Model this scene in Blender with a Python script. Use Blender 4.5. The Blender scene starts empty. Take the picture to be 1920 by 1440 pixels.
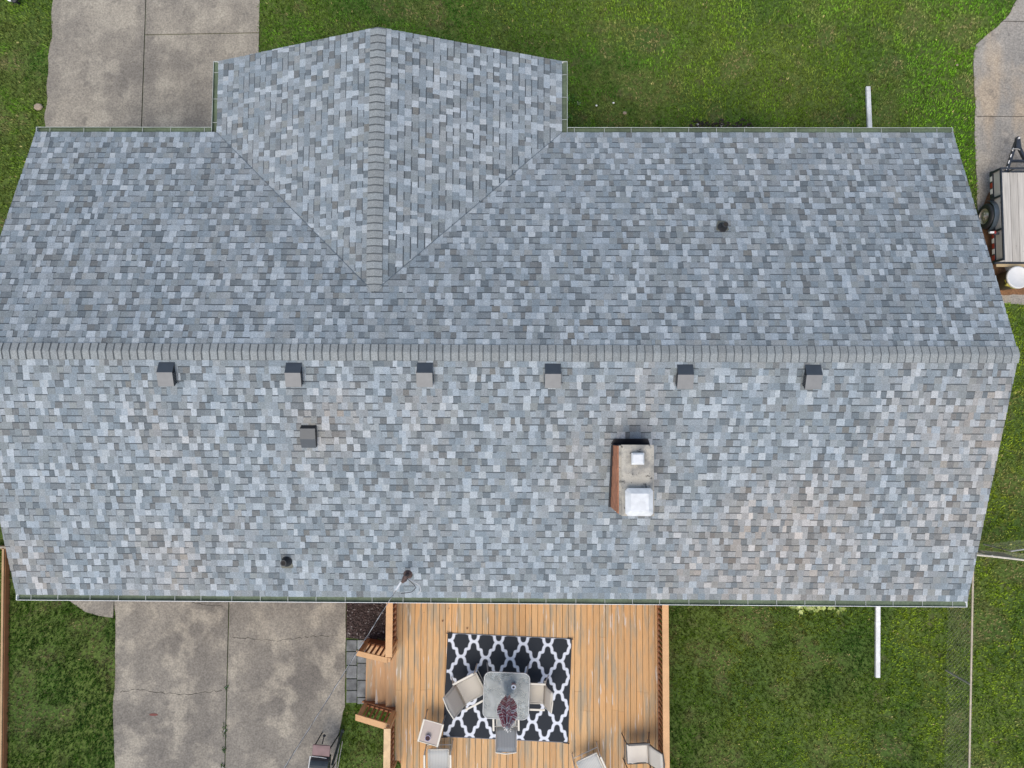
import bpy, bmesh, math, random
import numpy as np
from mathutils import Vector, Matrix, Euler
R = math.radians
random.seed(7); rng = np.random.default_rng(7)
scene = bpy.context.scene
COL = scene.collection

# ------------------------------------------------------------------ camera
FPX = 1356.0; CH = 18.1
CA, CB, CC = 0.0559, 0.0098, 0.0049
def rotm(a, b, c):
    return Euler((a, b, c), 'XYZ').to_matrix()
CROT = rotm(CA, CB, CC)
cam = bpy.data.cameras.new('camera'); camo = bpy.data.objects.new('camera', cam); COL.objects.link(camo)
camo.location = (0, 0, CH); camo.rotation_euler = (CA, CB, CC)
cam.sensor_fit = 'HORIZONTAL'; cam.sensor_width = 36; cam.lens = 36 * FPX / 1920
cam.clip_start = 0.1; cam.clip_end = 2000
scene.camera = camo
# ------------------------------------------------------------------ light
SUN_EL, SUN_AZ = 62, 196      # azimuth clockwise from +Y
world = bpy.data.worlds.new('World'); scene.world = world; world.use_nodes = True
wn = world.node_tree
bg = wn.nodes['Background']; sky = wn.nodes.new('ShaderNodeTexSky')
sky.sky_type = 'NISHITA'; sky.sun_disc = False; sky.sun_elevation = R(SUN_EL); sky.sun_rotation = R(SUN_AZ)
sky.air_density = 1.0; sky.dust_density = 2.0; sky.ozone_density = 1.0
wn.links.new(sky.outputs[0], bg.inputs[0]); bg.inputs[1].default_value = 0.15
sl = bpy.data.lights.new('sun', 'SUN'); sl.energy = 1.6; sl.angle = R(48); sl.color = (1, .93, .80)
so = bpy.data.objects.new('sun', sl); COL.objects.link(so)
sd = Vector((math.sin(R(SUN_AZ)) * math.cos(R(SUN_EL)), math.cos(R(SUN_AZ)) * math.cos(R(SUN_EL)), math.sin(R(SUN_EL))))
so.rotation_euler = sd.to_track_quat('Z', 'Y').to_euler(); so.location = (0, 0, 30)
scene.view_settings.view_transform = 'Standard'; scene.view_settings.look = 'None'
scene.view_settings.exposure = 0.46; scene.view_settings.gamma = 1

def P(px, py, z=0.0):
    """world point at height z where the survey photo shows pixel px,py"""
    d = CROT @ Vector(((px - 960) / FPX, (720 - py) / FPX, -1))
    t = (z - CH) / d.z
    return Vector((d.x * t, d.y * t, z))

# ------------------------------------------------------------------ noise in numpy
def vnoise(x, y, seed=0):
    x = np.asarray(x, float); y = np.asarray(y, float)
    xi = np.floor(x).astype(np.int64); yi = np.floor(y).astype(np.int64)
    fx = x - xi; fy = y - yi; fx = fx * fx * (3 - 2 * fx); fy = fy * fy * (3 - 2 * fy)
    def h(a, b):
        n = (a * 374761393 + b * 668265263 + seed * 1442695041) & 0xffffffff
        n = ((n ^ (n >> 13)) * 1274126177) & 0xffffffff
        return ((n ^ (n >> 16)) & 0xffff) / 65535.0
    return (h(xi, yi) * (1 - fx) + h(xi + 1, yi) * fx) * (1 - fy) + (h(xi, yi + 1) * (1 - fx) + h(xi + 1, yi + 1) * fx) * fy
def fbm(x, y, seed=0, o=4):
    s = 0; a = .5
    for i in range(o):
        s = s + a * vnoise(x * 2 ** i, y * 2 ** i, seed + i * 17); a *= .5
    return s / (1 - .5 ** o)

# ------------------------------------------------------------------ materials
def mat(name, col=(.5, .5, .5), rough=.7, metal=0, attr=False, noise=None, bump=None, stretch=(1, 1, 1), spec=.5, build=None):
    """noise = [(scale, detail, low colour factor, high colour factor)] multiplied in; bump = (scale, strength, distance)"""
    m = bpy.data.materials.new(name); m.use_nodes = True
    nt = m.node_tree; N = nt.nodes; L = nt.links
    b = N['Principled BSDF']; b.inputs['Roughness'].default_value = rough; b.inputs['Metallic'].default_value = metal
    b.inputs['Specular IOR Level'].default_value = spec
    tc = N.new('ShaderNodeTexCoord'); mp = N.new('ShaderNodeMapping'); mp.inputs['Scale'].default_value = stretch
    L.new(tc.outputs['Object'], mp.inputs[0])
    if attr:
        a = N.new('ShaderNodeAttribute'); a.attribute_name = 'Col'; cur = a.outputs['Color']
        if col != (.5, .5, .5):
            pass
    else:
        r = N.new('ShaderNodeRGB'); r.outputs[0].default_value = (*col, 1); cur = r.outputs[0]
    for k, (sc, det, lo, hi) in enumerate(noise or []):
        n = N.new('ShaderNodeTexNoise'); n.inputs['Scale'].default_value = sc; n.inputs['Detail'].default_value = det
        L.new(mp.outputs[0], n.inputs['Vector'])
        rp = N.new('ShaderNodeValToRGB'); rp.color_ramp.elements[0].position = .3; rp.color_ramp.elements[1].position = .7
        lo = lo if isinstance(lo, tuple) else (lo,) * 3; hi = hi if isinstance(hi, tuple) else (hi,) * 3
        rp.color_ramp.elements[0].color = (*lo, 1); rp.color_ramp.elements[1].color = (*hi, 1)
        L.new(n.outputs['Fac'], rp.inputs[0])
        mx = N.new('ShaderNodeMix'); mx.data_type = 'RGBA'; mx.blend_type = 'MULTIPLY'; mx.inputs['Factor'].default_value = 1
        L.new(cur, mx.inputs['A']); L.new(rp.outputs[0], mx.inputs['B']); cur = mx.outputs['Result']
    if build: cur = build(nt, mp, cur, b) or cur
    L.new(cur, b.inputs['Base Color'])
    if bump:
        n = N.new('ShaderNodeTexNoise'); n.inputs['Scale'].default_value = bump[0]; n.inputs['Detail'].default_value = 4
        L.new(mp.outputs[0], n.inputs['Vector'])
        bp = N.new('ShaderNodeBump'); bp.inputs['Strength'].default_value = bump[1]; bp.inputs['Distance'].default_value = bump[2]
        L.new(n.outputs['Fac'], bp.inputs['Height']); L.new(bp.outputs[0], b.inputs['Normal'])
    return m
def mixc(nt, fac, a, bcol, blend='MIX'):
    mx = nt.nodes.new('ShaderNodeMix'); mx.data_type = 'RGBA'; mx.blend_type = blend
    if isinstance(fac, (int, float)): mx.inputs['Factor'].default_value = fac
    else: nt.links.new(fac, mx.inputs['Factor'])
    for s, v in (('A', a), ('B', bcol)):
        if isinstance(v, tuple): mx.inputs[s].default_value = (*v, 1)
        else: nt.links.new(v, mx.inputs[s])
    return mx.outputs['Result']
def ramp(nt, src, p0, p1, c0=0., c1=1.):
    mr = nt.nodes.new('ShaderNodeMapRange'); mr.inputs['From Min'].default_value = p0; mr.inputs['From Max'].default_value = p1
    mr.inputs['To Min'].default_value = c0; mr.inputs['To Max'].default_value = c1
    nt.links.new(src, mr.inputs['Value']); return mr.outputs['Result']
def tex(nt, mp, kind, scale, detail=3, out=None, **kw):
    n = nt.nodes.new(kind); n.inputs['Scale'].default_value = scale
    if 'Detail' in n.inputs: n.inputs['Detail'].default_value = detail
    for k, v in kw.items(): setattr(n, k, v)
    nt.links.new(mp.outputs[0], n.inputs['Vector']); return n.outputs[out or 0]

def concrete(name, base, dark, tan, seed, k1=.5, rust=0):
    def build(nt, mp, cur, b):
        N = nt.nodes
        m2 = N.new('ShaderNodeMapping'); m2.inputs['Location'].default_value = (seed, seed * .37, 0)
        tc = N.new('ShaderNodeTexCoord'); nt.links.new(tc.outputs['Object'], m2.inputs[0])
        big = tex(nt, m2, 'ShaderNodeTexNoise', .55, 5)
        mid = tex(nt, m2, 'ShaderNodeTexNoise', 1.6, 6)
        c = mixc(nt, ramp(nt, big, .38, .66), dark, base)
        c = mixc(nt, ramp(nt, mid, .48, .60, 0, k1), c, tan)
        ms = N.new('ShaderNodeMapping'); ms.inputs['Scale'].default_value = (1.5, .16, 1); ms.inputs['Location'].default_value = (seed * 2, seed, 0); nt.links.new(tc.outputs['Object'], ms.inputs[0])
        stn = tex(nt, ms, 'ShaderNodeTexNoise', 1.0, 4); c = mixc(nt, ramp(nt, stn, .48, .62, 0, .5), c, dark)     # tyre and run-off staining along the drive
        if rust:
            m5 = N.new('ShaderNodeMapping'); m5.inputs['Scale'].default_value = (1, .45, 1); nt.links.new(tc.outputs['Object'], m5.inputs[0])
            c = mixc(nt, ramp(nt, tex(nt, m5, 'ShaderNodeTexNoise', 1.2, 5), .50, .66, 0, rust), c, (.46, .33, .19))
        # round pale water marks
        vo = tex(nt, m2, 'ShaderNodeTexVoronoi', 1.1, out='Distance')
        c = mixc(nt, ramp(nt, vo, .30, .27, 0, .28), c, tuple(min(1, t * 1.15) for t in tan))
        fine = tex(nt, m2, 'ShaderNodeTexNoise', 28, 4)
        c = mixc(nt, 1.0, c, mixc(nt, ramp(nt, fine, .3, .7), (.70,) * 3, (1.27,) * 3), 'MULTIPLY')
        ag = tex(nt, m2, 'ShaderNodeTexVoronoi', 27, out='Distance')          # exposed aggregate
        agm = tex(nt, m2, 'ShaderNodeTexNoise', .9, 4)
        sp = N.new('ShaderNodeMath'); sp.operation = 'MULTIPLY'
        nt.links.new(ramp(nt, ag, .26, .14), sp.inputs[0]); nt.links.new(ramp(nt, agm, .42, .62, .1, .75), sp.inputs[1])
        c = mixc(nt, sp.outputs[0], c, (.52, .47, .41))
        ag2 = tex(nt, m2, 'ShaderNodeTexVoronoi', 60, out='Distance')
        c = mixc(nt, ramp(nt, ag2, .16, .1, 0, .5), c, (.07, .065, .06))
        st = tex(nt, m2, 'ShaderNodeTexNoise', 3.3, 8)
        c = mixc(nt, ramp(nt, st, .60, .70, 0, .35), c, (.07, .065, .06))
        return c
    return mat(name, base, .9, bump=(60, .35, .01), build=build)

M = {}
M['shingle'] = mat('asphalt_shingle', rough=.92, attr=True, spec=.25, noise=[(95, 2, .70, 1.30), (38, 3, .86, 1.14)], bump=(140, .5, .004))
M['lawn'] = mat('lawn_blades', rough=.8, attr=True, spec=.08)
def bsoil(nt, mp, cur, b):
    n = tex(nt, mp, 'ShaderNodeTexNoise', .5, 6); c = mixc(nt, ramp(nt, n, .4, .6), (.065, .11, .022), (.09, .13, .028))
    n2 = tex(nt, mp, 'ShaderNodeTexNoise', 2.2, 6); c = mixc(nt, ramp(nt, n2, .58, .75, 0, .7), c, (.10, .078, .045))
    n3 = tex(nt, mp, 'ShaderNodeTexNoise', 16, 5); return mixc(nt, 1.0, c, mixc(nt, ramp(nt, n3, .3, .7), (.6,) * 3, (1.35,) * 3), 'MULTIPLY')
M['soil'] = mat('turf_soil', rough=.95, build=bsoil, bump=(20, .8, .03), spec=.2)
M['drive'] = concrete('driveway_concrete', (.33, .292, .228), (.185, .165, .136), (.39, .348, .272), 3.1)
M['patio'] = concrete('patio_concrete', (.262, .235, .19), (.15, .134, .112), (.40, .355, .275), 11.7, .55)
M['side'] = concrete('side_drive_concrete', (.35, .315, .265), (.24, .222, .192), (.42, .36, .28), 23.3, .4, .4)
M['gap'] = mat('joint_dirt', (.025, .022, .018), .95)
M['dirt'] = mat('rusty_dirt', (.20, .10, .045), .95, noise=[(2.5, 5, .6, 1.25), (30, 4, .75, 1.2)], bump=(30, .6, .02))
def bmulch(nt, mp, cur, b):
    v = nt.nodes.new('ShaderNodeTexVoronoi'); v.inputs['Scale'].default_value = 26; nt.links.new(mp.outputs[0], v.inputs['Vector'])
    s = nt.nodes.new('ShaderNodeSeparateColor'); nt.links.new(v.outputs['Color'], s.inputs[0])
    c = mixc(nt, s.outputs[0], (.02, .012, .010), (.085, .058, .052))
    return mixc(nt, ramp(nt, s.outputs[1], .93, .97), c, (.3, .26, .24))
M['mulch'] = mat('bark_mulch', rough=.95, build=bmulch, bump=(26, 1, .04))
M['paver'] = mat('paver_stone', rough=.9, attr=True, noise=[(6, 5, .7, 1.35), (40, 3, .85, 1.15)], bump=(40, .4, .01))
M['brick'] = None
def bbrick(nt, mp, cur, b):
    n = nt.nodes.new('ShaderNodeTexBrick'); n.inputs['Scale'].default_value = 1
    n.inputs['Brick Width'].default_value = .21; n.inputs['Row Height'].default_value = .072; n.inputs['Mortar Size'].default_value = .006
    n.inputs['Color1'].default_value = (.36, .13, .065, 1); n.inputs['Color2'].default_value = (.27, .09, .05, 1); n.inputs['Mortar'].default_value = (.3, .26, .22, 1)
    tc = nt.nodes.new('ShaderNodeTexCoord'); sx = nt.nodes.new('ShaderNodeSeparateXYZ'); nt.links.new(tc.outputs['Object'], sx.inputs[0])
    ad = nt.nodes.new('ShaderNodeMath'); nt.links.new(sx.outputs[0], ad.inputs[0]); nt.links.new(sx.outputs[1], ad.inputs[1])
    cb = nt.nodes.new('ShaderNodeCombineXYZ'); nt.links.new(ad.outputs[0], cb.inputs[0]); nt.links.new(sx.outputs[2], cb.inputs[1])
    nt.links.new(cb.outputs[0], n.inputs['Vector'])
    return mixc(nt, 1.0, n.outputs['Color'], mixc(nt, ramp(nt, tex(nt, mp, 'ShaderNodeTexNoise', 14, 4), .3, .7), (.75,) * 3, (1.25,) * 3), 'MULTIPLY')
M['brick'] = mat('red_brick', rough=.9, build=bbrick)
M['brick_stained'] = mat('chimney_brick', (.50, .20, .10), .9, noise=[(9, 4, .7, 1.25), (50, 3, .8, 1.2)], bump=(30, .4, .01))
def bcrown(nt, mp, cur, b):
    c = mixc(nt, ramp(nt, tex(nt, mp, 'ShaderNodeTexNoise', 4.5, 6), .45, .62), (.44, .405, .335), (.25, .24, .215))
    c = mixc(nt, ramp(nt, tex(nt, mp, 'ShaderNodeTexNoise', 13, 5), .60, .68, 0, .85), c, (.035, .033, .03))
    return mixc(nt, ramp(nt, tex(nt, mp, 'ShaderNodeTexNoise', 60, 3), .55, .7, 0, .4), c, (.09, .085, .07))
M['crown'] = mat('stained_mortar', rough=.9, build=bcrown, bump=(30, .5, .01))
M['white'] = mat('white_paint', (.80, .80, .78), .45, noise=[(5, 4, .93, 1.03)])
M['white_metal'] = mat('white_metal', (.68, .69, .68), .4, noise=[(9, 4, .82, 1.04), (2.5, 4, .88, 1.03)])
M['gutter_in'] = mat('gutter_grime', (.10, .135, .08), .7, noise=[(1.2, 5, .65, 1.3), (20, 4, .8, 1.2)])
M['gutter_n'] = mat('grey_gutter_paint', (.42, .45, .41), .5, noise=[(3, 5, .7, 1.25)])  # greyer tone for the gutters off the south side
M['spout'] = mat('dirty_white_spout', (.78, .78, .75), .5, noise=[(2.2, 6, .80, 1.04), (14, 5, .9, 1.03)])
M['hanger'] = mat('gutter_hanger', (.38, .40, .37), .5)
M['black'] = mat('black_rubber', (.018, .019, .021), .55)
M['blackm'] = mat('black_steel', (.022, .026, .032), .4, noise=[(12, 4, .7, 1.5)])
M['flash'] = mat('dark_flashing', (.016, .016, .018), .6, noise=[(8, 3, .7, 1.5)])
M['vent'] = mat('vent_metal', (.04, .048, .055), .42, noise=[(6, 4, .9, 1.1)], spec=.6)
M['vent_lit'] = mat('vent_metal_lit', (.18, .18, .174), .5, noise=[(9, 4, .92, 1.06)])  # lighter copy of the vent metal; light on the top plates painted in
M['galv'] = mat('galvanised_steel', (.42, .40, .36), .5, metal=.3, noise=[(15, 4, .8, 1.15)])
M['olive'] = mat('lead_flashing', (.11, .11, .085), .6, noise=[(12, 3, .8, 1.3)])
def bwood(nt, mp, cur, b):
    m2 = nt.nodes.new('ShaderNodeMapping'); m2.inputs['Scale'].default_value = (9, .9, 9)
    tc = nt.nodes.new('ShaderNodeTexCoord'); nt.links.new(tc.outputs['Object'], m2.inputs[0])
    g = tex(nt, m2, 'ShaderNodeTexNoise', 1.1, 5)
    c = mixc(nt, ramp(nt, g, .47, .64, 0, .9), cur, (.33, .265, .175))          # stain worn to grey wood
    m3 = nt.nodes.new('ShaderNodeMapping'); m3.inputs['Scale'].default_value = (16, 1.6, 9); m3.inputs['Location'].default_value = (5, 9, 0)
    nt.links.new(tc.outputs['Object'], m3.inputs[0])
    p = tex(nt, m3, 'ShaderNodeTexNoise', .9, 4)
    c = mixc(nt, ramp(nt, p, .64, .69, 0, .8), c, (.56, .49, .41))
    m4 = nt.nodes.new('ShaderNodeMapping'); m4.inputs['Scale'].default_value = (90, 4, 30); nt.links.new(tc.outputs['Object'], m4.inputs[0])
    f = tex(nt, m4, 'ShaderNodeTexNoise', 1, 3)
    c = mixc(nt, 1.0, c, mixc(nt, ramp(nt, f, .3, .7), (.88,) * 3, (1.1,) * 3), 'MULTIPLY')
    k = tex(nt, mp, 'ShaderNodeTexNoise', 5.5, 2)
    return mixc(nt, ramp(nt, k, .76, .79, 0, .8), c, (.10, .05, .03))
M['deck'] = mat('stained_deck_wood', rough=.75, attr=True, build=bwood)
M['rail'] = mat('cedar_rail_wood', (.60, .345, .16), .7, noise=[(3, 4, .88, 1.1), (30, 3, .93, 1.06)])
M['railworn'] = mat('worn_rail_wood', (.60, .41, .22), .7, noise=[(5, 5, .8, 1.25)])
M['redwood'] = mat('red_cedar_stain', (.30, .125, .052), .7, noise=[(4, 4, .85, 1.15)])
M['rug'] = mat('woven_rug', rough=.85, attr=True, noise=[(120, 2, .85, 1.15)])
M['rugedge'] = mat('rug_binding', (.02, .022, .026), .8)
def sling(name, a, bb, sc):
    def build(nt, mp, cur, b):
        w = nt.nodes.new('ShaderNodeTexWave'); w.inputs['Scale'].default_value = sc; w.inputs['Distortion'].default_value = .3
        nt.links.new(mp.outputs[0], w.inputs['Vector']); return mixc(nt, ramp(nt, w.outputs['Fac'], .2, .8), a, bb)
    m = mat(name, rough=.75, build=build); nt = m.node_tree     # woven mesh lets light through
    tl = nt.nodes.new('ShaderNodeBsdfTranslucent'); tl.inputs[0].default_value = (*bb, 1); mx = nt.nodes.new('ShaderNodeMixShader'); mx.inputs[0].default_value = .42
    nt.links.new(nt.nodes['Principled BSDF'].outputs[0], mx.inputs[1]); nt.links.new(tl.outputs[0], mx.inputs[2]); nt.links.new(mx.outputs[0], nt.nodes['Material Output'].inputs[0])
    return m
M['sling'] = sling('beige_sling_fabric', (.70, .65, .56), (.74, .69, .60), 14)
M['slingg'] = sling('grey_ribbed_fabric', (.58, .59, .565), (.74, .75, .72), 9)
M['cream'] = sling('cream_sling_fabric', (.80, .76, .68), (.84, .80, .72), 12)
M['chairf'] = mat('beige_enamel', (.60, .56, .47), .45)
M['chairg'] = mat('dark_grey_enamel', (.05, .05, .05), .4)
M['tablef'] = mat('brushed_aluminium', (.36, .37, .37), .35, metal=.5)
M['plastic'] = mat('tan_table_panel', (.40, .335, .29), .6, noise=[(5, 3, .95, 1.05)])
M['umb'] = mat('striped_canvas', rough=.85, attr=True, noise=[(30, 3, .8, 1.15)])
M['pink'] = mat('pink_plastic', (.42, .26, .27), .4)
M['mug'] = mat('lilac_ceramic', (.42, .38, .50), .35)
M['coffee'] = mat('potting_soil', (.03, .012, .012), .8, noise=[(40, 3, .5, 2.0)])
M['leaf'] = mat('hosta_leaf', rough=.5, attr=True)
M['stone'] = mat('field_stone', (.32, .25, .18), .9, noise=[(12, 4, .75, 1.2)])
def bplank(nt, mp, cur, b):
    m4 = nt.nodes.new('ShaderNodeMapping'); m4.inputs['Scale'].default_value = (26, 1.5, 4)
    tc = nt.nodes.new('ShaderNodeTexCoord'); nt.links.new(tc.outputs['Object'], m4.inputs[0])
    f = tex(nt, m4, 'ShaderNodeTexNoise', 1, 4)
    c = mixc(nt, 1.0, cur, mixc(nt, ramp(nt, f, .3, .7), (.8,) * 3, (1.15,) * 3), 'MULTIPLY')
    return mixc(nt, ramp(nt, tex(nt, mp, 'ShaderNodeTexNoise', 4.5, 3), .66, .74, 0, .7), c, (.10, .075, .05))
M['plank'] = mat('grey_weathered_plank', rough=.85, attr=True, build=bplank)
M['refw'] = mat('reflector_white', (.75, .72, .68), .3)
M['refr'] = mat('reflector_red', (.32, .03, .02), .35)
M['rim'] = mat('wheel_rim', (.55, .5, .42), .35, metal=.6, noise=[(14, 3, .5, 1.2)])
M['fender'] = mat('fender_steel', (.05, .065, .08), .3, noise=[(6, 4, .8, 1.5)])
M['lid'] = mat('white_bin_lid', (.64, .63, .60), .45, noise=[(6, 4, .95, 1.04)])
M['bin'] = mat('olive_bin_plastic', (.05, .045, .025), .5, noise=[(4, 4, .7, 1.4)])
M['yellow'] = mat('yellow_plastic', (.40, .34, .06), .45)
M['maroon'] = mat('faded_maroon_paint', (.15, .085, .085), .55, noise=[(5, 5, .75, 1.35)])
M['grilllid'] = mat('glossy_black_enamel', (.035, .042, .045), .32, noise=[(7, 4, .8, 1.4)])
M['cable'] = mat('grey_cable', (.46, .46, .46), .5)
M['rust'] = mat('rusty_conduit', (.09, .055, .045), .7, noise=[(25, 3, .5, 1.5)])
M['boards'] = mat('weathered_fence_board', (.52, .42, .29), .85, noise=[(7, 5, .75, 1.15), (60, 2, .8, 1.1)])
M['gdoor'] = mat('garage_door_paint', (.7, .69, .66), .5)
M['window'] = mat('window_glass', (.03, .04, .05), .08)
M['dryleaf'] = mat('dead_leaf', (.22, .10, .04), .8)
g = bpy.data.materials.new('rippled_glass'); g.use_nodes = True; nt = g.node_tree
b = nt.nodes['Principled BSDF']; b.inputs['Roughness'].default_value = .22; b.inputs['Base Color'].default_value = (.24, .27, .275, 1)
tc = nt.nodes.new('ShaderNodeTexCoord'); nz = nt.nodes.new('ShaderNodeTexNoise'); nz.inputs['Scale'].default_value = 5; nz.inputs['Detail'].default_value = 2
nt.links.new(tc.outputs['Object'], nz.inputs['Vector']); bp = nt.nodes.new('ShaderNodeBump'); bp.inputs['Strength'].default_value = .45; bp.inputs['Distance'].default_value = .04
nt.links.new(nz.outputs[0], bp.inputs['Height']); nt.links.new(bp.outputs[0], b.inputs['Normal'])
tr = nt.nodes.new('ShaderNodeBsdfTransparent'); ms = nt.nodes.new('ShaderNodeMixShader'); tr.inputs[0].default_value = (.85, .9, .9, 1)
mr = nt.nodes.new('ShaderNodeMapRange'); mr.inputs['From Min'].default_value = .35; mr.inputs['From Max'].default_value = .65; mr.inputs['To Min'].default_value = .45; mr.inputs['To Max'].default_value = .7
nt.links.new(nz.outputs[0], mr.inputs[0]); nt.links.new(mr.outputs[0], ms.inputs[0])
nt.links.new(tr.outputs[0], ms.inputs[1]); nt.links.new(b.outputs[0], ms.inputs[2]); nt.links.new(ms.outputs[0], nt.nodes['Material Output'].inputs[0])
M['glass'] = g

# ------------------------------------------------------------------ mesh helpers
class MB:
    def __init__(s): s.v = []; s.f = []; s.c = []; s.m = []
    def face(s, pts, col=(1, 1, 1), mi=0):
        n = len(s.v); s.v += [tuple(p) for p in pts]; s.f.append(tuple(range(n, n + len(pts)))); s.c.append(col); s.m.append(mi)
    def box(s, lo, hi, col=(1, 1, 1), mi=0, mtx=None):
        x0, y0, z0 = lo; x1, y1, z1 = hi
        p = [Vector(q) for q in ((x0, y0, z0), (x1, y0, z0), (x1, y1, z0), (x0, y1, z0), (x0, y0, z1), (x1, y0, z1), (x1, y1, z1), (x0, y1, z1))]
        if mtx: p = [mtx @ q for q in p]
        n = len(s.v); s.v += [tuple(q) for q in p]
        for f in ((0, 3, 2, 1), (4, 5, 6, 7), (0, 1, 5, 4), (1, 2, 6, 5), (2, 3, 7, 6), (3, 0, 4, 7)):
            s.f.append(tuple(n + i for i in f)); s.c.append(col); s.m.append(mi)
    def bar(s, a, b, w, h, col=(1, 1, 1), mi=0, up=(0, 0, 1)):
        """rectangular bar from a to b; w across, h along up"""
        a = Vector(a); b = Vector(b); d = (b - a).normalized(); u = Vector(up)
        sdir = d.cross(u)
        if sdir.length < 1e-4: sdir = d.cross(Vector((0, 1, 0)))
        sdir.normalize(); u = sdir.cross(d).normalized()
        q = [sdir * (i * w / 2) + u * (j * h / 2) for i, j in ((-1, -1), (1, -1), (1, 1), (-1, 1))]
        n = len(s.v); s.v += [tuple(a + k) for k in q] + [tuple(b + k) for k in q]
        for f in ((0, 1, 2, 3), (7, 6, 5, 4), (0, 4, 5, 1), (1, 5, 6, 2), (2, 6, 7, 3), (3, 7, 4, 0)):
            s.f.append(tuple(n + i for i in f)); s.c.append(col); s.m.append(mi)
    def tube(s, pts, r, seg=8, col=(1, 1, 1), mi=0, closed=False):
        pts = [Vector(p) for p in pts]; k = len(pts); n = len(s.v); up = Vector((0, 0, 1))
        for i, p in enumerate(pts):
            a = pts[(i - 1) % k] if (i or closed) else p; b = pts[(i + 1) % k] if (i < k - 1 or closed) else p
            d = (b - a).normalized(); sx = d.cross(up)
            if sx.length < .05: sx = d.cross(Vector((0, 1, 0)))
            sx.normalize(); sy = sx.cross(d)
            rr = r[i] if isinstance(r, (list, tuple)) else r
            for j in range(seg):
                t = 2 * math.pi * j / seg; s.v.append(tuple(p + sx * math.cos(t) * rr + sy * math.sin(t) * rr))
        for i in range(k if closed else k - 1):
            for j in range(seg):
                a = n + i * seg + j; b = n + i * seg + (j + 1) % seg; i2 = (i + 1) % k
                s.f.append((a, b, n + i2 * seg + (j + 1) % seg, n + i2 * seg + j)); s.c.append(col); s.m.append(mi)
        if not closed:
            s.f.append(tuple(n + j for j in range(seg))[::-1]); s.c.append(col); s.m.append(mi)
            s.f.append(tuple(n + (k - 1) * seg + j for j in range(seg))); s.c.append(col); s.m.append(mi)
    def lathe(s, prof, c=(0, 0, 0), seg=24, col=(1, 1, 1), mi=0, mtx=None):
        n = len(s.v); c = Vector(c)
        for r_, z in prof:
            for j in range(seg):
                t = 2 * math.pi * j / seg; p = Vector((r_ * math.cos(t), r_ * math.sin(t), z))
                if mtx: p = mtx @ p
                s.v.append(tuple(p + c))
        for i in range(len(prof) - 1):
            for j in range(seg):
                a = n + i * seg + j; b = n + i * seg + (j + 1) % seg
                s.f.append((a, b, b + seg, a + seg)); s.c.append(col); s.m.append(mi)
    def prism(s, poly, z0, z1, col=(1, 1, 1), mi=0):
        s.face([(p[0], p[1], z1) for p in poly], col, mi); s.face([(p[0], p[1], z0) for p in reversed(poly)], col, mi)
        for i in range(len(poly)):
            a = poly[i]; b_ = poly[(i + 1) % len(poly)]
            s.face([(a[0], a[1], z0), (b_[0], b_[1], z0), (b_[0], b_[1], z1), (a[0], a[1], z1)], col, mi)
    def build(s, name, mats, parent=None, bevel=0, smooth=False, origin=None):
        me = bpy.data.meshes.new(name)
        v = s.v
        if origin is not None:
            o_ = Vector(origin); v = [tuple(Vector(p) - o_) for p in v]
        me.from_pydata(v, [], s.f)
        if not isinstance(mats, (list, tuple)): mats = [mats]
        for m_ in mats: me.materials.append(m_)
        if len(mats) > 1: me.polygons.foreach_set('material_index', s.m)
        ca = me.color_attributes.new('Col', 'FLOAT_COLOR', 'CORNER')
        arr = np.ones((len(me.loops), 4), np.float32); cnt = np.array([len(f) for f in s.f])
        arr[:, :3] = np.repeat(np.array(s.c, np.float32).reshape(-1, 3), cnt, axis=0); ca.data.foreach_set('color', arr.ravel())
        if smooth: me.polygons.foreach_set('use_smooth', [True] * len(s.f))
        me.update()
        o = bpy.data.objects.new(name, me); COL.objects.link(o)
        if origin is not None: o.location = origin
        if parent:
            o.parent = parent
            if origin is not None:
                pass
        if bevel:
            bm = o.modifiers.new('bevel', 'BEVEL'); bm.width = bevel; bm.segments = 2; bm.limit_method = 'ANGLE'
        if smooth:
            pass
        return o
def tag(o, label=None, cat=None, group=None, kind=None):
    if label: o['label'] = label
    if cat: o['category'] = cat
    if group: o['group'] = group
    if kind: o['kind'] = kind
    return o
def empty(name, loc=(0, 0, 0), rz=0):
    o = bpy.data.objects.new(name, None); COL.objects.link(o); o.location = loc; o.rotation_euler = (0, 0, rz); o.empty_display_size = .2; return o
def copy_tree(o, parent=None):
    kids = list(o.children); c = o.copy(); COL.objects.link(c); c.parent = parent
    for ch in kids: copy_tree(ch, c)
    return c

# ------------------------------------------------------------------ survey of the house
X0, X1, Y0, Y1 = -10.5765, 9.3278, -3.6243, 6.3174
WL, WR, YF = -6.6088, .8963, 7.9085
T = .362; ZE = 2.75
YR = (Y0 + Y1) / 2; ZR = ZE + (Y1 - Y0) / 2 * T
WM = (WL + WR) / 2; ZW = ZE + (WR - WL) / 2 * T; YJ = Y1 - (WR - WL) / 2
CT = 1 / math.sqrt(1 + T * T)      # cos pitch
EXP = .143
def roof_z(x, y):
    z = ZE + (y - Y0) * T if y < YR else ZE + (Y1 - y) * T
    if y > YJ and WL < x < WR: z = max(z, ZE + min(x - WL, WR - x) * T)
    return z
def PR(px, py):
    z = 3.5
    for i in range(12):
        q = P(px, py, z); z = roof_z(q.x, q.y)
    return P(px, py, z)

# ------------------------------------------------------------------ the ground
gm = MB(); gm.box((-150, -150, -.6), (150, 150, -.012)); ground = tag(gm.build('ground', M['soil']), kind='structure')

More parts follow.
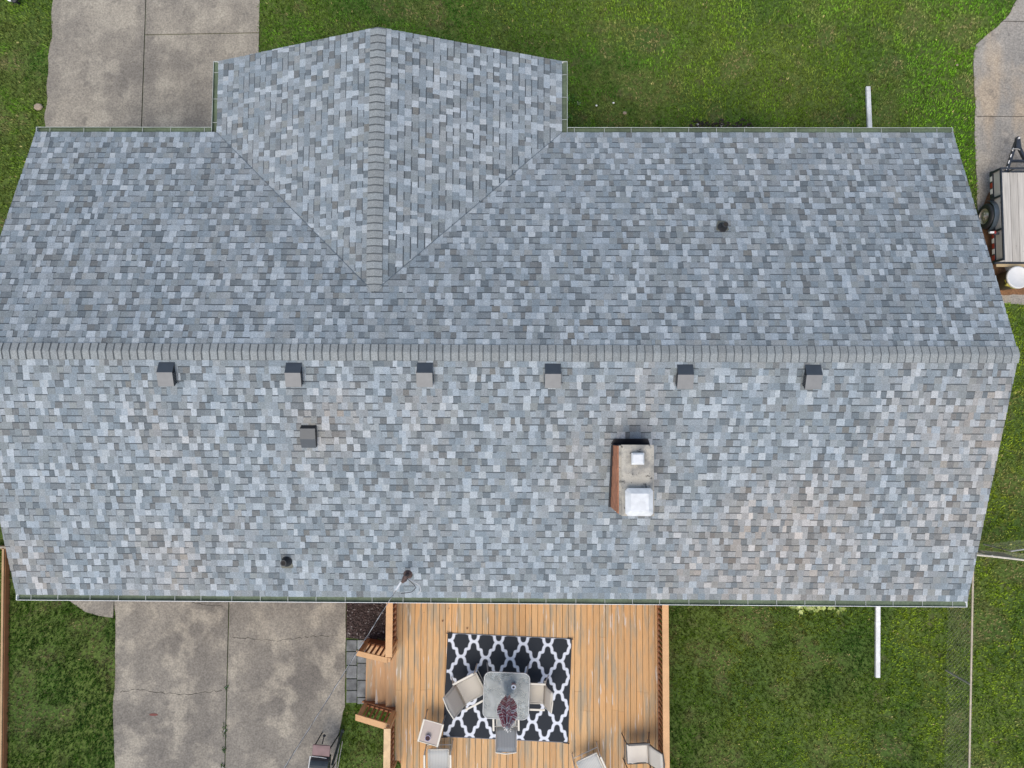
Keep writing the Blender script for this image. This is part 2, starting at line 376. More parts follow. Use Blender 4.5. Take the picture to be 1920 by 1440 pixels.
DRIVE = [P(*p) for p in ((108, -260), (102, 0), (97, 60), (92, 110), (89, 160), (87, 205), (86, 240), (85, 262))]
def joint_x(py): return 277 - (py / 243) * 11
def slab(name, polys, m_, z0=-.1, z1=.02, extra=None):
    b_ = MB()
    for p in polys: b_.prism([(q[0], q[1]) for q in p], z0, z1)
    return tag(b_.build(name, m_, bevel=.008), kind='structure')
def rough(pts, step=.12, amp=.02, seed=1):
    out = []
    for i in range(len(pts) - 1):
        a = Vector(pts[i][:2]); b_ = Vector(pts[i + 1][:2]); n = max(1, int((b_ - a).length / step)); d = (b_ - a).normalized(); nn = Vector((-d.y, d.x))
        for k in range(n):
            q = a.lerp(b_, k / n); o_ = (fbm(q.x * 2.3 + seed, q.y * 2.3, seed, 3) - .5) * 2 * amp
            out.append(q + nn * float(o_))
    out.append(Vector(pts[-1][:2])); return out
WALLN = Y1 - .45; WALLS = Y0 + .45
dl = rough(DRIVE, amp=.05)
dl[-1].y = min(dl[-1].y, WALLN + .02)
jt = P(283, -260); jb = P(joint_x(262), 262); hj0 = P(275, 66); hj1 = P(486, 62)
g_ = .012
def jx(y): return jt.x + (jb.x - jt.x) * (jt.y - y) / (jt.y - jb.y)
rt = P(490, -260); r0 = P(487, 0); r1 = P(485, 100); rb_ = P(484, 262)
A = [(q.x, q.y) for q in dl] + [(jx(WALLN) - g_, WALLN), (jx(jt.y) - g_, jt.y)]
B = [(jx(jt.y) + g_, jt.y), (jx(hj0.y) + g_, hj0.y + g_), (hj1.x, hj1.y + g_), (r0.x, r0.y), (rt.x, rt.y)]
C = [(jx(hj0.y) + g_, hj0.y - g_), (jx(WALLN) + g_, WALLN), (rb_.x, WALLN), (r1.x, r1.y), (hj1.x, hj1.y - g_)]
slab('driveway', [A, B, C], M['drive'])
drive_poly = [(q.x, q.y) for q in dl] + [(rb_.x, WALLN), (r1.x, r1.y), (r0.x, r0.y), (rt.x, rt.y)]

pl = rough([P(*p) for p in ((216, 1080), (216, 1125), (218, 1160), (217, 1240), (215, 1300), (213, 1360), (216, 1420), (220, 1520), (222, 1640))], amp=.04, seed=4)
pr_ = rough([P(*p) for p in ((632, 1640), (631, 1440), (633, 1405), (636, 1375), (643, 1335), (647, 1325), (648, 1190), (649, 1080))], amp=.015, seed=9)
mt = P(431, 1080); mb = P(417, 1640)
def mx_(y): return mt.x + (mb.x - mt.x) * (mt.y - y) / (mt.y - mb.y)
PA = [(q.x, q.y) for q in pl] + [(mx_(mb.y) - .012, mb.y), (mx_(WALLS) - .012, WALLS)]; PA[0] = (PA[0][0], WALLS)
PB = [(mx_(WALLS) + .012, WALLS), (mx_(mb.y) + .012, mb.y)] + [(q.x, q.y) for q in pr_]; PB[-1] = (PB[-1][0], WALLS)
PC = [(P(120, 1080).x, WALLS)] + [(q.x, q.y) for q in rough([P(*p) for p in ((118, 1112), (135, 1130), (160, 1147), (185, 1155), (215, 1158))], amp=.02, seed=6)]
PC += [(PC[-1][0], WALLS)]
PC = [(min(x, PA[3][0] - .02), y) for x, y in PC]
slab('patio', [PA, PB, PC], M['patio'])
patio_poly = [(q.x, q.y) for q in pl] + [(q.x, q.y) for q in pr_]

sdl = rough([P(*p) for p in ((1915, -260), (1906, 0), (1890, 28), (1868, 50), (1845, 68), (1829, 84), (1824, 105), (1826, 150), (1828, 200), (1828, 260), (1830, 320), (1832, 380), (1838, 430), (1850, 480), (1862, 530), (1872, 566), (1930, 572), (2300, 570))], amp=.03, seed=12)
j2 = P(1900, 218)
SD = [(q.x, q.y) for q in sdl] + [(P(2300, -260).x, P(2300, -260).y)]
slab('side_driveway', [SD], M['side'], z1=.014)
gj = MB()
for yy in (40, 218):
    a = P(1868 if yy == 40 else 1831, yy, .017); c_ = P(2290, yy + 2, .017); gj.bar(a, c_, .012, .003)
tag(gj.build('driveway_joint', M['gap']), kind='structure')
dm = MB(); dp = rough([P(*p) for p in ((1853, 362), (1864, 356), (1872, 380), (1873, 420), (1876, 480), (1886, 520), (2100, 530), (2100, 549), (1920, 552), (1880, 552), (1830, 545), (1815, 470), (1840, 400), (1853, 362))], amp=.05, seed=3)
dm.prism([(q.x, q.y) for q in dp[:-1]], .005, .019); tag(dm.build('dirt_patch', M['dirt']), kind='structure')

# mulch bed between the patio and the deck
mm = MB(); m0 = P(650, 1085); m1 = P(756, 1085); m2 = P(756, 1206); m3 = P(649, 1196)
mm.prism([(m0.x, WALLS), (m3.x, m3.y), (m2.x, m2.y), (m1.x, WALLS)], -.05, .0); mulch = tag(mm.build('mulch_bed', M['mulch']), kind='structure')
mc = MB()
for i in range(2600):
    u, v = random.random(), random.random()
    x = m0.x + .02 + u * (m1.x - m0.x - .04); y = m3.y + v * (WALLS - m3.y)
    w = random.uniform(.008, .02); l = random.uniform(.02, .055); s_ = random.choice([.6, .8, 1, 1, 1.3, 2.2])
    cc = (.05 * s_, .032 * s_, .028 * s_) if random.random() > .04 else (.3, .26, .24)
    mtx = Matrix.Translation((x, y, random.uniform(.004, .03))) @ Euler((random.uniform(-.5, .5), random.uniform(-.5, .5), random.uniform(0, 3.14))).to_matrix().to_4x4()
    mc.box((-l / 2, -w / 2, -.003), (l / 2, w / 2, .003), cc, mtx=mtx)
tag(mc.build('bark_mulch', mat('bark_chip', rough=.95, attr=True)), 'dark brown bark mulch chips in the bed between patio and deck', 'mulch', kind='stuff')
# stone pavers at the foot of the deck steps
pv = MB(); random.seed(3)
pa = P(650, 1197); pb = P(672, 1197); pc_ = P(700, 1197)
ys = [1199, 1221, 1247, 1272, 1294, 1318]; ys2 = [1199, 1218, 1243, 1275, 1307, 1320]
for xs, yy in (((650, 669), ys), ((670.5, 700), ys2)):
    for i in range(5):
        a = P(xs[0], yy[i] + .6); c_ = P(xs[1], yy[i + 1] - .6); gsh = random.uniform(.75, 1.2)
        pv.box((a.x, c_.y, -.03), (c_.x, a.y, .022 + random.uniform(0, .006)), (.155 * gsh, .16 * gsh, .157 * gsh))
tag(pv.build('path', M['paver'], bevel=.008), kind='structure')
random.seed(11)

# ------------------------------------------------------------------ lawn blades
def inpoly(x, y, poly):
    x = np.asarray(x); y = np.asarray(y); r_ = np.zeros(x.shape, bool); n = len(poly)
    for i in range(n):
        xa, ya = poly[i][0], poly[i][1]; xb, yb = poly[(i + 1) % n][0], poly[(i + 1) % n][1]
        if ya == yb: continue
        c_ = ((ya > y) != (yb > y)) & (x < (xb - xa) * (y - ya) / (yb - ya) + xa); r_ ^= c_
    return r_
DX0 = P(745, 1200, .7).x; DX1 = P(1230, 1300, .7).x; DYB = P(900, 1640, .7).y
def lawn():
    xa, xb, ya, yb = -14.6, 14.8, -11.2, 12.4
    n = int((xb - xa) * (yb - ya) * 430)
    x = rng.uniform(xa, xb, n); y = rng.uniform(ya, yb, n)
    k = ~((x > X0 + .9) & (x < X1 - .9) & (y > Y0 + .9) & (y < Y1 - .9))
    k &= ~((x > WL + .9) & (x < WR - .9) & (y > Y1 - 2) & (y < YF - .9))
    k &= ~((x > DX0 + .15) & (x < DX1 - .15) & (y < Y0 + 1))
    x, y = x[k], y[k]
    fr = (fbm(x * 6, y * 6, 5, 2) - .5) * .07
    for poly in (drive_poly, patio_poly, PC, SD):
        k = ~inpoly(x + fr, y + fr, poly); x, y, fr = x[k], y[k], fr[k]
    pv0 = P(648, 1085); pv1 = P(700, 1322)
    k = ~((x > pv0.x) & (x < pv1.x + .7) & (y > P(650, 1198).y) & (y < Y0 + 1)) ; x, y = x[k], y[k]
    k = ~((x > pv0.x) & (x < P(686, 1300).x) & (y > P(650, 1320).y) & (y < Y0 + 1)); x, y = x[k], y[k]
    k = ~inpoly(x, y, [(q.x, q.y) for q in dp]) | (rng.random(len(x)) < .02); x, y = x[k], y[k]
    # worn patches
    bare = fbm(x * 1.4, y * 1.4, 31, 4)
    k = rng.random(len(x)) > np.clip((bare - .62) * 7, 0, .5); x, y, bare = x[k], y[k], bare[k]
    n = len(x)
    big = fbm(x * .33, y * .33, 41, 3); midn = fbm(x * 1.1, y * 1.1, 51, 4); fine = fbm(x * 5, y * 5, 61, 3); br = fbm(x * 2.0, y * 2.0, 71, 4)
    col = np.zeros((n, 3))
    deep = np.array([.042, .100, .015]); lush = np.array([.098, .190, .022]); yel = np.array([.170, .205, .022]); brown = np.array([.18, .14, .075]); olive = np.array([.095, .125, .032])
    w = np.clip((midn - .38) / .24, 0, 1)[:, None]
    col = deep * (1 - w) + lush * w
    w = np.clip((br - .50) / .2, 0, 1)[:, None] * .75; col = col * (1 - w) + olive * w
    ywt = np.clip((big - .45) / .2, 0, 1)
    ywt = ywt * .35 + np.where((x > 5) & (y < 4), .55 * np.clip((fine + midn - .85) * 3, 0, 1), 0)
    w = np.clip(ywt, 0, .9)[:, None]; col = col * (1 - w) + yel * w
    # richer strip of turf by the side drive, drier front lawn, deeper green turf behind the house
    w = (np.exp(-((x - 11.2) / 1.0) ** 2) * (y > 3))[:, None] * .7; col = col * (1 - w) + np.array([.115, .235, .014]) * w
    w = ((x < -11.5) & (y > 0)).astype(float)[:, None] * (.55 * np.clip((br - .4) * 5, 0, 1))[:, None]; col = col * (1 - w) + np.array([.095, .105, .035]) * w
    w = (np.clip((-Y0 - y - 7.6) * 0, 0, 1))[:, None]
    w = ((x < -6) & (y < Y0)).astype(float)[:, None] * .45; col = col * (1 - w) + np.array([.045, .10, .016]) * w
    # yellower mossy turf in patches, deep cool turf elsewhere behind the house
    def blob(px, py, rx_, ry_):
        q = P(px, py); return np.exp(-(((x - q.x) / rx_) ** 2 + ((y - q.y) / ry_) ** 2))
    wy = blob(1690, 1190, .45, 1.2) + blob(1560, 1410, 1.6, .8) + blob(1765, 1330, .35, 2.6) + blob(1870, 1240, .7, 1.8) + blob(1880, 1000, .8, 1.5) + blob(1870, 1420, .9, .5) * .6 + blob(1880, 700, .8, 2.2)
    wy = np.clip(wy, 0, 1) * np.clip((midn + fine - .52) * 2.6, .3, 1)
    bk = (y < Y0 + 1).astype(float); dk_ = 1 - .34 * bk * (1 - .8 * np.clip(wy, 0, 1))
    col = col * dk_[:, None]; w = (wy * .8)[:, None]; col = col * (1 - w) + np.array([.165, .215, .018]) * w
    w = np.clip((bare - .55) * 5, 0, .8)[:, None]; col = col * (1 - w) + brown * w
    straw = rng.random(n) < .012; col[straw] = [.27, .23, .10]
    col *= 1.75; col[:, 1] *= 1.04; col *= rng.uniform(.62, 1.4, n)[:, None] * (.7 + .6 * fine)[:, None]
    B_ = 3
    ht = rng.uniform(.02, .055, (n, B_)) * (.7 + .6 * midn)[:, None]; th = rng.uniform(0, 2 * np.pi, (n, B_)); ln = rng.uniform(.015, .05, (n, B_)); wd = rng.uniform(.004, .009, (n, B_))
    ox = x[:, None] + rng.normal(0, .012, (n, B_)); oy = y[:, None] + rng.normal(0, .012, (n, B_))
    dx, dy = np.cos(th), np.sin(th)
    v = np.zeros((n, B_, 4, 3), np.float32)
    v[..., 0, 0] = ox - dy * wd; v[..., 0, 1] = oy + dx * wd; v[..., 0, 2] = -.012
    v[..., 1, 0] = ox + dy * wd; v[..., 1, 1] = oy - dx * wd; v[..., 1, 2] = -.012
    v[..., 2, 0] = ox + dx * ln * .6 + dy * wd * .8; v[..., 2, 1] = oy + dy * ln * .6 - dx * wd * .8; v[..., 2, 2] = ht * .9
    v[..., 3, 0] = ox + dx * ln * 1.3 - dy * wd * .1; v[..., 3, 1] = oy + dy * ln * 1.3 + dx * wd * .1; v[..., 3, 2] = ht
    v = v.reshape(-1, 3); nf = n * B_
    me = bpy.data.meshes.new('grass'); me.vertices.add(len(v)); me.vertices.foreach_set('co', v.ravel())
    me.loops.add(nf * 4); me.loops.foreach_set('vertex_index', np.arange(nf * 4, dtype=np.int32))
    me.polygons.add(nf); me.polygons.foreach_set('loop_start', np.arange(0, nf * 4, 4, dtype=np.int32)); me.polygons.foreach_set('loop_total', np.full(nf, 4, np.int32))
    me.materials.append(M['lawn']); me.update(calc_edges=True)
    ca = me.color_attributes.new('Col', 'FLOAT_COLOR', 'CORNER'); arr = np.ones((nf, 4, 4), np.float32)
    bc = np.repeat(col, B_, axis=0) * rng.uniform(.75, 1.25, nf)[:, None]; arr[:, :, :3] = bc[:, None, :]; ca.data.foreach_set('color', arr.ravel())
    o = bpy.data.objects.new('grass', me); COL.objects.link(o)
    tag(o, 'short patchy green lawn grass around the house', 'grass', kind='stuff')
lawn()

# ------------------------------------------------------------------ HOUSE
house = empty('house', ((X0 + X1) / 2, YR, 0))
tag(house, 'long single storey house with grey shingled roof and front gable wing', 'house')
HO = Vector(house.location)
def part(mb_, name, m_, parent=None, **k):
    """child of the house tree; vertices given in world space"""
    o = mb_.build(name, m_, **k); p = parent or house; o.parent = p
    w = Vector((0, 0, 0)); q = p
    while q: w += Vector(q.location); q = q.parent
    o.location = Vector(o.location) - w
    return o
# walls
wb = MB(); wx0, wx1, wy0, wy1 = X0 + .35, X1 - .35, WALLS, WALLN
wb.box((wx0, wy0, -.3), (wx1, wy1, ZE + .02))
wb.box((WL + .45, wy1 - .01, -.3), (WR - .45, YF - .35, ZE + .02))
for x in (wx0, wx1):
    s_ = .1 if x == wx0 else -.1
    for q in (x, x + s_):
        wb.face([(q, wy0, ZE), (q, wy1, ZE), (q, YR, ZE + (wy1 - wy0) / 2 * T)])
wb.face([(WL + .45, YF - .35, ZE), (WR - .45, YF - .35, ZE), (WM, YF - .35, ZE + (WR - WL - .9) / 2 * T)])
wall = part(wb, 'wall', M['brick'])
# windows and doors (under the eaves)
def opening(name, x, y, z0, w, h, facing, m_, frame=True):
    b_ = MB(); s_ = .05 * facing
    b_.box((x - w / 2, min(y, y + s_), z0), (x + w / 2, max(y, y + s_), z0 + h)); o = part(b_, name, m_)
    f = MB(); t_ = .07; e = s_ * 1.5
    for lo, hi in (((x - w / 2 - t_, z0), (x - w / 2, z0 + h)), ((x + w / 2, z0), (x + w / 2 + t_, z0 + h)), ((x - w / 2 - t_, z0 + h), (x + w / 2 + t_, z0 + h + t_)), ((x - w / 2 - t_, z0 - t_), (x + w / 2 + t_, z0))):
        f.box((lo[0], min(y, y + e), lo[1]), (hi[0], max(y, y + e), hi[1]))
    part(f, 'frame', M['white'], o)
opening('garage_door', (P(180, 300).x + WL) / 2 - .4, WALLN, .08, 2.6, 2.1, 1, M['gdoor'])
for x in (3.2, 6.6): opening('window', x, WALLN, .95, 1.5, 1.1, 1, M['window'])
opening('window', WM - 1.6, YF - .35, .95, 1.4, 1.1, 1, M['window']); opening('window', WM + 1.7, YF - .35, .95, 1.4, 1.1, 1, M['window'])
opening('door', -.2, WALLS, .8, 1.8, 1.95, -1, M['window'])
for x in (-8.6, 5.2, 7.8): opening('window', x, WALLS, 1.0, 1.2, 1.0, -1, M['window'])

# roof shingles, each tab a little slab
LIGHT = [(.31, .352, .364), (.345, .385, .395), (.285, .33, .35)]
MID = [(.205, .243, .257), (.228, .262, .272), (.185, .222, .236), (.222, .246, .247), (.25, .285, .295), (.20, .228, .228)]
DARK = [(.128, .152, .160), (.15, .172, .176), (.145, .156, .152), (.162, .186, .192)]
def clip(poly, a, b_, c_):
    """keep a*u + b*v + c >= 0"""
    out = []; n = len(poly)
    for i in range(n):
        p = poly[i]; q = poly[(i + 1) % n]; dp_ = a * p[0] + b_ * p[1] + c_; dq = a * q[0] + b_ * q[1] + c_
        if dp_ >= 0: out.append(p)
        if dp_ * dq < 0: t = dp_ / (dp_ - dq); out.append((p[0] + (q[0] - p[0]) * t, p[1] + (q[1] - p[1]) * t))
    return out if len(out) > 2 else []
def pickcol(prev, tab):
    r_ = random.random()
    if tab: c = random.choice(LIGHT) if (r_ < .40 and prev != 'L') else random.choice(MID)
    else: c = random.choice(DARK) if r_ < .32 else (random.choice(LIGHT) if r_ < .35 else random.choice(MID))
    k = random.uniform(.93, 1.07); w = random.choice([0, 0, 0, .006, .012, .02]) if random.random() < .5 else 0
    return (c[0] * k + w, c[1] * k * .988 + w * .6, c[2] * k * 1.01)
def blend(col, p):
    """warm sun patches painted in as tan tabs, mainly on the south slope"""
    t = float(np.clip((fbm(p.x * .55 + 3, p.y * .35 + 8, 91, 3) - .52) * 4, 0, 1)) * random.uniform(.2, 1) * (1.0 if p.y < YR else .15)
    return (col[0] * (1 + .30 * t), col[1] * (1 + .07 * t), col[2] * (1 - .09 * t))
def shingles(mb_, to3d, normal, umin, umax, vmax, clips):
    """u along the eave, v horizontal distance upslope; clips: list of lists of half planes, one result polygon per list"""
    ev = EXP * CT; rows = int(math.ceil(vmax / ev))
    bandv = .026 * CT
    def put(poly, v0, hb, ht, col):
        for cl in clips:
            q = poly
            for h in cl:
                q = clip(q, *h)
                if not q: break
            if not q: continue
            pts = []
            for u, v in q:
                h = hb + (ht - hb) * (v - v0) / ev
                pts.append(to3d(u, v) + normal * h)
            nrm = (pts[1] - pts[0]).cross(pts[2] - pts[1])
            if nrm.dot(normal) < 0: pts.reverse()
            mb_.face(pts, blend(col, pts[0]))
    for r_ in range(rows):
        v0 = r_ * ev - .0; v1 = min((r_ + 1) * ev, vmax); jit = 0
        if v1 - v0 < .01: continue
        u = umin - random.uniform(0, .3); tab = random.random() < .5
        while u < umax:
            nc = random.choice([1, 1, 2, 2, 3] if tab else [1, 1, 2, 3]); ws = [random.uniform(.075, .165) for _ in range(nc)]; w = sum(ws); cells = []; cu = u
            for q_ in ws: cells.append((cu, cu + q_)); cu += q_
            prev = None
            sl0 = random.uniform(-.014, .014); wall0 = None
            for i, (a, b_) in enumerate(cells):
                col = pickcol(prev, tab); prev = 'L' if col[0] > .31 else None
                fl_ = (i == 0, i == len(cells) - 1); sa = random.uniform(-.012, .012) if fl_[0] else 0; sb = random.uniform(-.012, .012) if fl_[1] else 0; xa_ = .013 * fl_[0]; xb_ = .013 * fl_[1]
                a1, b1 = max(a, umin), min(b_, umax)
                if b1 - a1 < .004: continue
                if r_ == 0 or tab:
                    hb = .0135 if tab else .007
                    if tab: put([(a1, v0), (b1, v0), (min(b1 + sb, umax), v1), (max(a1 + sa, umin), v1)], v0, hb, .0018, col)
                    else: put([(a1, v0), (b1, v0), (b1, v1), (a1, v1)], v0, hb, .0008, col)
                    # butt edge
                    e = [to3d(a1, v0) + normal * hb, to3d(b1, v0) + normal * hb, to3d(b1, v0) - normal * .002, to3d(a1, v0) - normal * .002]
                    ok = any(all(h[0] * (a1 + b1) / 2 + h[1] * (v0 + .01) + h[2] > .01 for h in cl) for cl in clips)
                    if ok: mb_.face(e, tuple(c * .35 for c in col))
                else:
                    a2, b2 = max(a1 - xa_, umin), min(b1 + xb_, umax)
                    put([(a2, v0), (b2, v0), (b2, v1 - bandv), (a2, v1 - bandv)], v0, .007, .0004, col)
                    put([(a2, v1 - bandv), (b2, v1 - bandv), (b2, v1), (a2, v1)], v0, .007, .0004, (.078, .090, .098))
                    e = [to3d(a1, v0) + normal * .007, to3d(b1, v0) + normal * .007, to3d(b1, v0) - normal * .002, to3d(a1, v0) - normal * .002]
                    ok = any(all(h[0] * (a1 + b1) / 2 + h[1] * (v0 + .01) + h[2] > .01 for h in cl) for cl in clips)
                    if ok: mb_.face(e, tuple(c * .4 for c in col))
            if tab:   # little side edges of the raised tab
                for ue in (cells[0][0], cells[-1][1]):
                    if umin < ue < umax and any(all(h[0] * ue + h[1] * (v0 + v1) / 2 + h[2] > .03 for h in cl) for cl in clips):
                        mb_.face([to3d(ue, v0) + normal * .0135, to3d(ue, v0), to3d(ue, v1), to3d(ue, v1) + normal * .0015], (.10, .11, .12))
            u += w; tab = not tab
rf = MB(); D = YR - Y0
nS = Vector((0, -T, 1)).normalized(); nN = Vector((0, T, 1)).normalized(); nW = Vector((-T, 0, 1)).normalized(); nE = Vector((T, 0, 1)).normalized()
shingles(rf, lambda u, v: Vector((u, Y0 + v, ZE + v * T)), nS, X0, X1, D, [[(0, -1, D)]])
vj = (WR - WL) / 2
shingles(rf, lambda u, v: Vector((u, Y1 - v, ZE + v * T)), nN, X0, X1, D,
         [[(-1, 1, WL), (0, -1, vj)], [(1, 1, -WR), (0, -1, vj)], [(0, 1, -vj), (0, -1, D)]])
# wing: u is world Y
shingles(rf, lambda u, v: Vector((WL + v, u, ZE + v * T)), nW, YJ - .3, YF, vj, [[(1, 1, -Y1), (0, -1, vj)]])
shingles(rf, lambda u, v: Vector((WR - v, u, ZE + v * T)), nE, YJ - .3, YF, vj, [[(1, 1, -Y1), (0, -1, vj)]])
roof = part(rf, 'roof', M['shingle'])
# roof deck beneath and trim
dk = MB()
dk.face([(X0, Y0, ZE - .012), (X1, Y0, ZE - .012), (X1, YR, ZR - .012), (X0, YR, ZR - .012)]); dk.face([(X0, YR, ZR - .012), (X1, YR, ZR - .012), (X1, Y1, ZE - .012), (X0, Y1, ZE - .012)])
dk.face([(WL, YF, ZE - .012), (WL, Y1, ZE - .012), (WM, YJ, ZW - .012), (WM, YF, ZW - .012)]); dk.face([(WM, YF, ZW - .012), (WM, YJ, ZW - .012), (WR, Y1, ZE - .012), (WR, YF, ZE - .012)])
for a, b_ in (((X0, Y0, ZE), (X0, YR, ZR)), ((X0, YR, ZR), (X0, Y1, ZE)), ((X1, Y0, ZE), (X1, YR, ZR)), ((X1, YR, ZR), (X1, Y1, ZE)), ((WL, YF, ZE), (WM, YF, ZW)), ((WM, YF, ZW), (WR, YF, ZE))):
    a = Vector(a); b_ = Vector(b_); a.z -= .13; b_.z -= .13
    if a.x == b_.x: off = Vector((-.002 if a.x > 0 else .002, 0, 0)) * 6
    else: off = Vector((0, -.012, 0))
    dk.bar(a + off, b_ + off, .02, .2)
dk.box((X0 + .02, Y0 + .01, ZE - .19), (X1 - .02, Y0 + .03, ZE - .014)); 
dk.box((X0 + .02, Y1 - .03, ZE - .19), (WL, Y1 - .01, ZE - .014)); dk.box((WR, Y1 - .03, ZE - .19), (X1 - .02, Y1 - .01, ZE - .014))
dk.box((WL + .01, Y1, ZE - .19), (WL + .03, YF - .03, ZE - .014)); dk.box((WR - .03, Y1, ZE - .19), (WR - .01, YF - .03, ZE - .014))
for lo, hi in (((X0 + .03, Y0 + .03), (X1 - .03, WALLS)), ((X0 + .03, WALLN), (WL, Y1 - .03)), ((WR, WALLN), (X1 - .03, Y1 - .03))):
    dk.box((lo[0], lo[1], ZE - .19), (hi[0], hi[1], ZE - .17))
part(dk, 'fascia', M['white'], roof)
# ridge caps
def ridgecap(a, b_, sidev, name='ridge_cap', hw=.155, step=.152, lift=.016):
    mb_ = MB(); a = Vector(a); b_ = Vector(b_); d = (b_ - a); L_ = d.length; d.normalize(); n = int(L_ / step)
    s_ = Vector(sidev)
    prof = [(-hw, -hw * T), (-.06, -.06 * T - .002), (-.02, -.010), (0, -.006), (.02, -.010), (.06, -.06 * T - .002), (hw, -hw * T)]
    for i in range(n + 1):
        l0 = i * step; l1 = min((i + 1) * step, L_)
        if l1 - l0 < .02: continue
        k = random.uniform(.9, 1.1); w = random.uniform(0, .012); col = (.232 * k + w, .250 * k + w * .5, .248 * k)
        jit = random.uniform(-.006, .006)
        for j in range(len(prof) - 1):
            (s0, z0), (s1, z1) = prof[j], prof[j + 1]
            def q(l, s0, z0, h): return a + d * l + s_ * (s0 + jit) + Vector((0, 0, z0 + lift + h))
            lb = l1 - .024
            mb_.face([q(l0, s0, z0, .012), q(lb, s0, z0, .003), q(lb, s1, z1, .003), q(l0, s1, z1, .012)], col)
            mb_.face([q(lb, s0, z0, .003), q(l1, s0, z0, .002), q(l1, s1, z1, .002), q(lb, s1, z1, .003)], (.10, .112, .115))
            mb_.face([q(l0, s0, z0, .012), q(l0, s1, z1, .012), q(l0, s1, z1, -.004), q(l0, s0, z0, -.004)], (.07, .07, .07))
        for sgn in (0, -1):
            s0, z0 = prof[sgn]; mb_.face([q(l0, s0, z0, .012), q(l1, s0, z0, .002), q(l1, s0, z0, -.02), q(l0, s0, z0, -.02)], (.07, .07, .07))
    return part(mb_, name, M['shingle'], roof)
ridgecap((X1 + .01, YR, ZR), (X0 - .01, YR, ZR), (0, 1, 0))
ridgecap((WM, YJ + .02, ZW), (WM, YF + .01, ZW), (1, 0, 0))
# valley seams
for xe, s_ in ((WL, 1), (WR, -1)):
    vm = MB(); vm.bar((xe, Y1, ZE + .008), (WM - s_ * .03, YJ + .03, ZW + .004), .012, .012, (.11, .14, .165)); part(vm, 'valley', M['shingle'], roof)

# gutters
GW = .122
def gutter(a, b_, out, ends=(True, True), miter=(0, 0)):
    """a,b at the roof edge, out = outward unit vector"""
    a = Vector((*a, ZE - .02)); b_ = Vector((*b_, ZE - .02)); o_ = Vector((*out, 0)); d = (b_ - a).normalized()
    ch = MB(); inn = MB()
    A_ = lambda l, s_, z: a + d * l + o_ * s_ + Vector((0, 0, z)); L_ = (b_ - a).length
    w0, w1 = miter
    ch.bar(A_(w0 * 0, .0 + .004, -.05), A_(L_, .004, -.05), .004, .10)
    ch.bar(A_(-w0, GW, -.05), A_(L_ + w1, GW, -.05), .006, .11)
    ch.bar(A_(-w0, GW - .002, .006), A_(L_ + w1, GW - .002, .006), .009, .005)
    ch.bar(A_(-w0, GW / 2, -.102), A_(L_ + w1, GW / 2, -.102), GW, .004)
    for e, l in zip(ends, (0, L_)):
        if e: ch.bar(A_(l, 0, -.048), A_(l, GW, -.048), .012, .115)
    go = part(ch, 'gutter', M['white'] if out[1] < 0 else M['gutter_n'])
    inn.bar(A_(-w0 + .006, GW / 2, -.085), A_(L_ + w1 - .006, GW / 2, -.045), GW - .014, .03)
    inn.bar(A_(-w0 + .006, GW - .006, -.048), A_(L_ + w1 - .006, GW - .006, -.048), .004, .085)
    part(inn, 'gutter_bed', M['gutter_in'], go)
    n = max(2, round(L_ / .61))
    for i in range(n):
        h = MB(); l = (i + .5) * L_ / n + random.uniform(-.05, .05)
        h.bar(A_(l, .0, -.012), A_(l, GW - .012, -.012), .010, .006)
        part(h, 'hanger', M['hanger'], go)
gutter((X0, Y0), (X1, Y0), (0, -1))
gutter((X0, Y1), (WL - .005, Y1), (0, 1), (True, False), (0, -GW))
gutter((WR + .005, Y1), (X1, Y1), (0, 1), (False, True), (-GW, 0))
gutter((WL, Y1 + .01), (WL, YF), (-1, 0), (False, True))
gutter((WR, Y1 + .01), (WR, YF), (1, 0), (False, True))
# downspouts: drop at the wall and a long white run on the lawn
def downspout(px, py_end, side, ey):
    e = P(px, py_end, .05); yw = WALLN if side > 0 else WALLS; yr_ = (Y1 if side > 0 else Y0) + side * GW / 2
    x = P(px + (5 if side > 0 else 2), 245 if side > 0 else 1132, .05).x
    w = .105; mb_ = MB()
    pts = [(x, yr_, ZE - .12), (x, yr_, ZE - .22), (x, yw + side * .06, ZE - .5), (x, yw + side * .06, .2), (x, yw + side * .25, .06), (e.x, e.y, .052)]
    for i in range(len(pts) - 1):
        mb_.bar(pts[i], pts[i + 1], w if i != 0 else .08, .07, up=(0, side, 0) if i in (0, 2) else (0, 0, 1))
    # ribs pressed into the run
    a = Vector(pts[4]); b_ = Vector(pts[5]); 
    for s_ in (-.028, 0.028):
        mb_.bar(a + Vector((s_, 0, .037)), b_ + Vector((s_, 0, .037)), .012, .006)
    for t in (.02, .5): q_ = a.lerp(b_, t); mb_.bar(q_, a.lerp(b_, t + .03), w + .008, .078)
    part(mb_, 'downspout', M['spout'], bevel=.004)
downspout(1627, 163, 1, 0)
downspout(1645, 1270, -1, 0)

